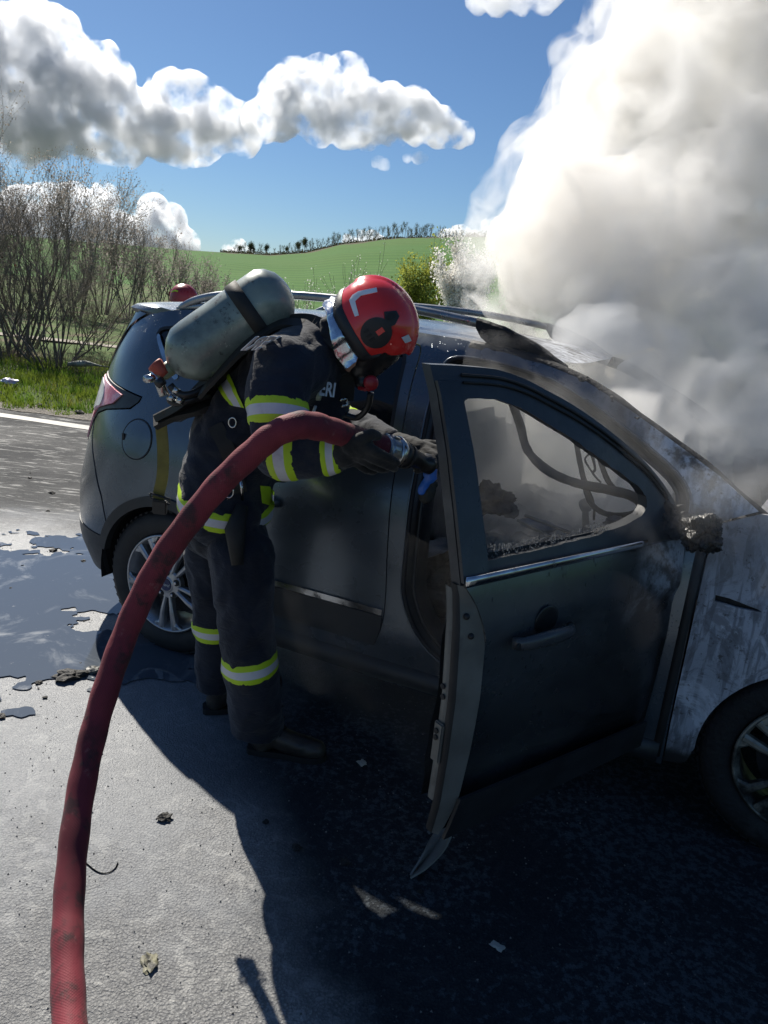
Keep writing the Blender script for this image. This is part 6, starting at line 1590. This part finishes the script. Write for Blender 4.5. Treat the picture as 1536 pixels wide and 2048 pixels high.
# grass verge
r = np.random.RandomState(4); N = 90000
gx_ = r.uniform(-15, 9, N); e_ = r.uniform(0, 1, N) ** 1.3 * 4.2
ey = 9.18 - .21 * (gx_ + 4.3) + .22 * np.sin(gx_ * 3.1) * .6 + .15 * np.sin(gx_ * 9.7)
gy_ = ey + e_ * 1.0
hh = np.array([.35 + .9 * abs(mnoise.noise(Vector((x * 1.6, y * 1.6, 0)))) * 1.6 for x, y in zip(gx_, gy_)])
keep = r.uniform(size=N) < np.clip(hh * 1.3, .2, 1); gx_, gy_, hh, e_ = gx_[keep], gy_[keep], hh[keep], e_[keep]; N = len(gx_)
gzv = np.array([terr(x, y) for x, y in zip(gx_, gy_)])
hgt = (.04 + .07 * hh) * r.uniform(.5, 1.3, N) * np.clip(e_ * 2 + .4, .4, 1); an = r.uniform(0, 2 * PI, N); ln_ = r.normal(size=(N, 2)) * .35 * hgt[:, None]
w_ = .006 + .004 * r.uniform(size=N)
V = np.stack([np.stack([gx_ - np.cos(an) * w_, gy_ - np.sin(an) * w_, gzv - .01], 1), np.stack([gx_ + np.cos(an) * w_, gy_ + np.sin(an) * w_, gzv - .01], 1), np.stack([gx_ + ln_[:, 0], gy_ + ln_[:, 1], gzv + hgt], 1)], 1)
F = (np.arange(N) * 3)[:, None] + np.arange(3)[None]
me = bpy.data.meshes.new('verge_grass'); me.vertices.add(N * 3); me.vertices.foreach_set('co', V.ravel()); me.loops.add(N * 3); me.polygons.add(N)
me.polygons.foreach_set('loop_start', np.arange(N) * 3); me.loops.foreach_set('vertex_index', F.ravel().astype(np.int32)); me.update(calc_edges=True)
b = NB('spring_grass'); n_ = b.noise(1.3, 5, .6); c = b.mix(b.ramp(n_, .40, .60), (.095, .19, .022), (.19, .25, .035)); c = b.mix(b.ramp(b.noise(2.7, 4), .60, .72), c, (.30, .24, .07))
d = b.n('BsdfDiffuse'); t = b.n('BsdfTranslucent'); m = b.n('MixShader'); m.inputs[0].default_value = .45; b.l(c, d.inputs[0]); b.l(c, t.inputs[0]); b.l(d.outputs[0], m.inputs[1]); b.l(t.outputs[0], m.inputs[2]); b.l(m.outputs[0], b.out.inputs[0])
o = link('verge_grass', me, b.m); o['kind'] = 'stuff'
# dry stalks and brush under the shrubs
S_ = []; rg = random.Random(8)
for i in range(9000):
    x = rg.uniform(-14, 6); y = 12.9 + rg.gauss(0, .8) - .21 * (x + 5) ; z = terr(x, y); l = rg.uniform(.08, .42); a = rg.uniform(0, 2 * PI); t = rg.uniform(.1, 1.3)
    S_.append((Vector((x, y, z - .02)), Vector((x + l * math.sin(t) * math.cos(a), y + l * math.sin(t) * math.sin(a), z + l * math.cos(t))), .003, .0015))
o = link('dry_brush', segs_mesh('dry_brush', S_, simple('straw_brown', (.26, .19, .13), .9, bump=0, col2=(.11, .08, .06), sc=2), 3), None); o['kind'] = 'stuff'
lt1 = at(20, 788, 10.21)
o = flake('plastic_wrapper', lt1.x, lt1.y, .07, 31, simple('lilac_plastic', (.42, .36, .62), .4, col2=(.7, .7, .75), sc=25), .6, z=terr(lt1.x, lt1.y) + .05, stretch=1.4)
tag(o, 'crumpled white and violet wrapper lying in the grass at the left edge', 'litter')
lg = at(178, 762, 12.3)
bm = bmesh.new(); tube(bm, spline([Vector((lg.x - .32, 12.25, .24)), Vector((lg.x - .05, 12.3, .27)), Vector((lg.x + .2, 12.35, .25)), Vector((lg.x + .75, 12.4, .22))], 6), [.05 + .035 * math.sin(i * .35) for i in range(19)], 10, flat=.6)
o = bmo('rolled_tarpaulin', bm, simple('dull_green_tarp', (.30, .32, .27), .7, bump=.8, bsc=20, col2=(.10, .12, .10), sc=9), None, True); tag(o, 'pale green rolled tarp lying in the brush beside the tail light', 'tarp')
for k in range(9):
    x = rg.uniform(-9, -2); y = 9.15 - .21 * (x + 4.3) + rg.uniform(.1, .5)
    tag(flake('verge_stone', x, y, rg.uniform(.02, .05), 300 + k, dirt_m, .6, z=terr(x, y) + .01), 'small pale stone at the grass edge of the road', 'stone', 'stones along the grass edge')
# ------------------------------------------------------------------ smoke
def smoke_mat(name, col, dens, aniso, nsc, lo, hi, base=.0, det=5, dist=.5, fade=None):
    b = NB(name); v = b.n('VolumePrincipled'); v.inputs['Color'].default_value = (*col, 1); v.inputs['Anisotropy'].default_value = aniso
    n = b.noise(nsc, det, .6, dist=dist)
    d = b.ramp(n, lo, hi, base, 1.0)
    if fade:  # density thins out with distance from the hull's own centre line: (axis scale xyz, r0, r1)
        (sx_, sy_, sz_), r0, r1 = fade
        L_ = b.n('VectorMath', operation='LENGTH'); b.l(b.vec((sx_, sy_, sz_)), L_.inputs[0])
        d = b.math('MULTIPLY', d, b.ramp(L_.outputs['Value'], r0, r1, 1, 0))
    b.l(b.math('MULTIPLY', d, dens), v.inputs['Density']); b.l(v.outputs[0], b.out.inputs['Volume']); return b.m
core = smoke_mat('smoke_dense', (.972, .954, .928), 7.0, .3, 1.9, .455, .60, .0, det=9, dist=.7)
def puffs(lst): return [(at(px, py, Y), r / 1500 * Y) for px, py, Y, r in lst]
rg = random.Random(21)
plume = []
edge = [(1385, -60, 6.2, 70), (1342, 20, 6.0, 62), (1292, 95, 5.9, 54), (1240, 165, 5.7, 50), (1212, 235, 5.6, 54), (1176, 295, 5.5, 52), (1140, 355, 5.3, 52), (1105, 415, 5.2, 48), (1068, 465, 5.1, 44), (1050, 505, 5.0, 36), (1070, 550, 4.9, 44), (1105, 595, 4.7, 52), (1160, 645, 4.4, 62)]
for px, py, Y, r in edge:
    plume.append((px, py, Y, r))
    for k in range(3):
        a = rg.uniform(0, 2 * PI); plume.append((px + r * .7 * math.cos(a) + 12, py + r * .7 * math.sin(a), Y + rg.uniform(-.2, .2), r * rg.uniform(.3, .5)))
for px in range(1190, 1800, 78):
    for py in range(-240, 780, 85):
        if px - 110 > float(np.interp(py, [-240, 0, 200, 400, 500, 700], [1420, 1305, 1195, 1095, 1060, 1190])): plume.append((px + rg.uniform(-25, 25), py + rg.uniform(-25, 25), 6.1 - (py + 240) / 1000 * 1.9 + rg.uniform(-.35, .35), rg.uniform(125, 160)))
s1 = hull('smoke_plume', puffs(plume), .05, .12, 2.1, core, 3, 11, oct=5, largest=True)
veil = smoke_mat('smoke_veil', (.97, .965, .96), 2.6, .35, 2.8, .47, .62, .0, det=8, dist=1.4)
s1b = hull('smoke_plume', [(c, r + .17) for c, r in puffs(plume)], .07, .14, 1.8, veil, 4, 17, oct=4, largest=True)
tag(s1b, 'torn thin outer veil of the huge smoke plume', 'smoke', kind='stuff')
tag(s1, 'huge tan and white plume of smoke billowing up from the burning front of the car', 'smoke', kind='stuff')
low = smoke_mat('smoke_low', (.975, .98, .985), 4.2, .4, 2.6, .43, .62, .0, det=7, dist=1.0)
lows = [(1300, 700, 3.7, 110), (1400, 640, 3.8, 95), (1480, 600, 3.9, 80), (1520, 700, 3.7, 150), (1420, 780, 3.5, 130), (1560, 820, 3.4, 160), (1240, 720, 3.6, 80), (1480, 880, 3.2, 140), (1300, 800, 3.2, 80), (1200, 690, 3.6, 70), (1540, 960, 3.0, 120), (1150, 660, 3.9, 50), (1640, 700, 3.6, 180), (1600, 940, 3.2, 130), (1380, 860, 3.2, 80)]
s2 = hull('smoke_bank', puffs(lows), .06, .08, 2.4, low, 5, 12, oct=4)
tag(s2, 'bluish white smoke rolling low over the bonnet and windscreen', 'smoke', kind='stuff')
beh = smoke_mat('smoke_behind_cabin', (.97, .96, .93), 2.6, .4, 1.2, .32, .58, .2)
bh = [(1000, 900, 5.2, 110), (1080, 980, 5.3, 120), (1180, 940, 5.2, 120), (1250, 860, 5.1, 120), (1120, 850, 5.4, 110), (1300, 960, 5.0, 120), (960, 830, 5.3, 70), (1250, 1050, 5.0, 110), (1120, 1080, 5.1, 100), (1220, 740, 5.0, 110), (1100, 740, 5.3, 70), (1350, 820, 4.9, 120)]
s3 = hull('smoke_bank', puffs(bh), .08, .07, 1.8, beh, 5, 13, oct=3)
tag(s3, 'bright smoke bank behind the cabin seen through the open door window', 'smoke', kind='stuff')
cab = smoke_mat('cabin_smoke', (.99, .985, .975), 2.8, .4, 3.0, .36, .62, .3, dist=1.0)
bm = bmesh.new(); box(bm, (1.45, .92, 1.06), (1.25, 1.30, .80), bev=.12)
o = bmo('cabin_smoke', bm, cab, car); o['kind'] = 'stuff'
wis = smoke_mat('thin_wisps', (.94, .95, .97), 1.5, .45, 5.0, .50, .68, .0, dist=1.6)
def wisp(name, lst, label, seed, m=wis):
    s = hull(name, puffs(lst), .035, .03, 4, m, 4, seed, oct=3); tag(s, label, 'smoke', kind='stuff')
wisp('smoke_wisp', [(960, 560, 4.6, 36), (990, 520, 4.7, 40), (1000, 590, 4.5, 44), (940, 600, 4.6, 26), (1050, 620, 4.4, 44)], 'thin bluish wisp leaving the plume beside the blossoming tree', 31)
wisp('smoke_wisp', [(1180, 740, 3.0, 46), (1250, 770, 2.95, 50), (1320, 830, 2.85, 50), (1400, 900, 2.75, 50), (1470, 960, 2.7, 52), (1540, 1000, 2.65, 56)], 'thin white smoke crawling along the windscreen pillar', 32)
wisp('smoke_wisp', [(1000, 1090, 2.30, 24), (1060, 1080, 2.32, 26), (1130, 1070, 2.34, 30), (1200, 1070, 2.36, 30), (1270, 1060, 2.36, 30), (1330, 1050, 2.36, 30)], 'faint smoke drifting over the window ledge of the open door', 33)

haze2 = smoke_mat('drifting_haze', (.96, .965, .97), .75, .4, 2.4, .42, .66, .02, det=6, dist=1.2)
hz = [(1000, 740, 2.85, 70), (1100, 800, 2.75, 140), (1200, 880, 2.6, 150), (1300, 960, 2.45, 150), (1400, 1010, 2.35, 150), (1500, 1040, 2.3, 160), (1600, 1060, 2.3, 160), (1180, 1010, 2.4, 110), (1060, 1010, 2.5, 100), (1250, 760, 2.8, 130), (1420, 880, 2.6, 150), (1560, 900, 2.5, 160), (1300, 1120, 2.25, 70), (1420, 1160, 2.2, 70)]
wisp('smoke_wisp', hz, 'faint haze of smoke drifting past the cabin, pillar and front wing', 34, haze2)

lowh = smoke_mat('shade_lift_haze', (.95, .94, .93), .20, .3, 1.6, .36, .62, .25, det=5, dist=1.0)  # thin haze added to lift the shade like veiling glare
hz2 = [(640, 1250, 2.35, 130), (780, 1320, 2.2, 150), (900, 1240, 2.3, 140), (760, 1150, 2.45, 120), (1050, 1350, 2.0, 150), (1180, 1280, 2.1, 150), (920, 1450, 2.0, 140)]
wisp('smoke_wisp', hz2, 'barely visible haze added low before the rear door and the legs to lift shade', 35, lowh)
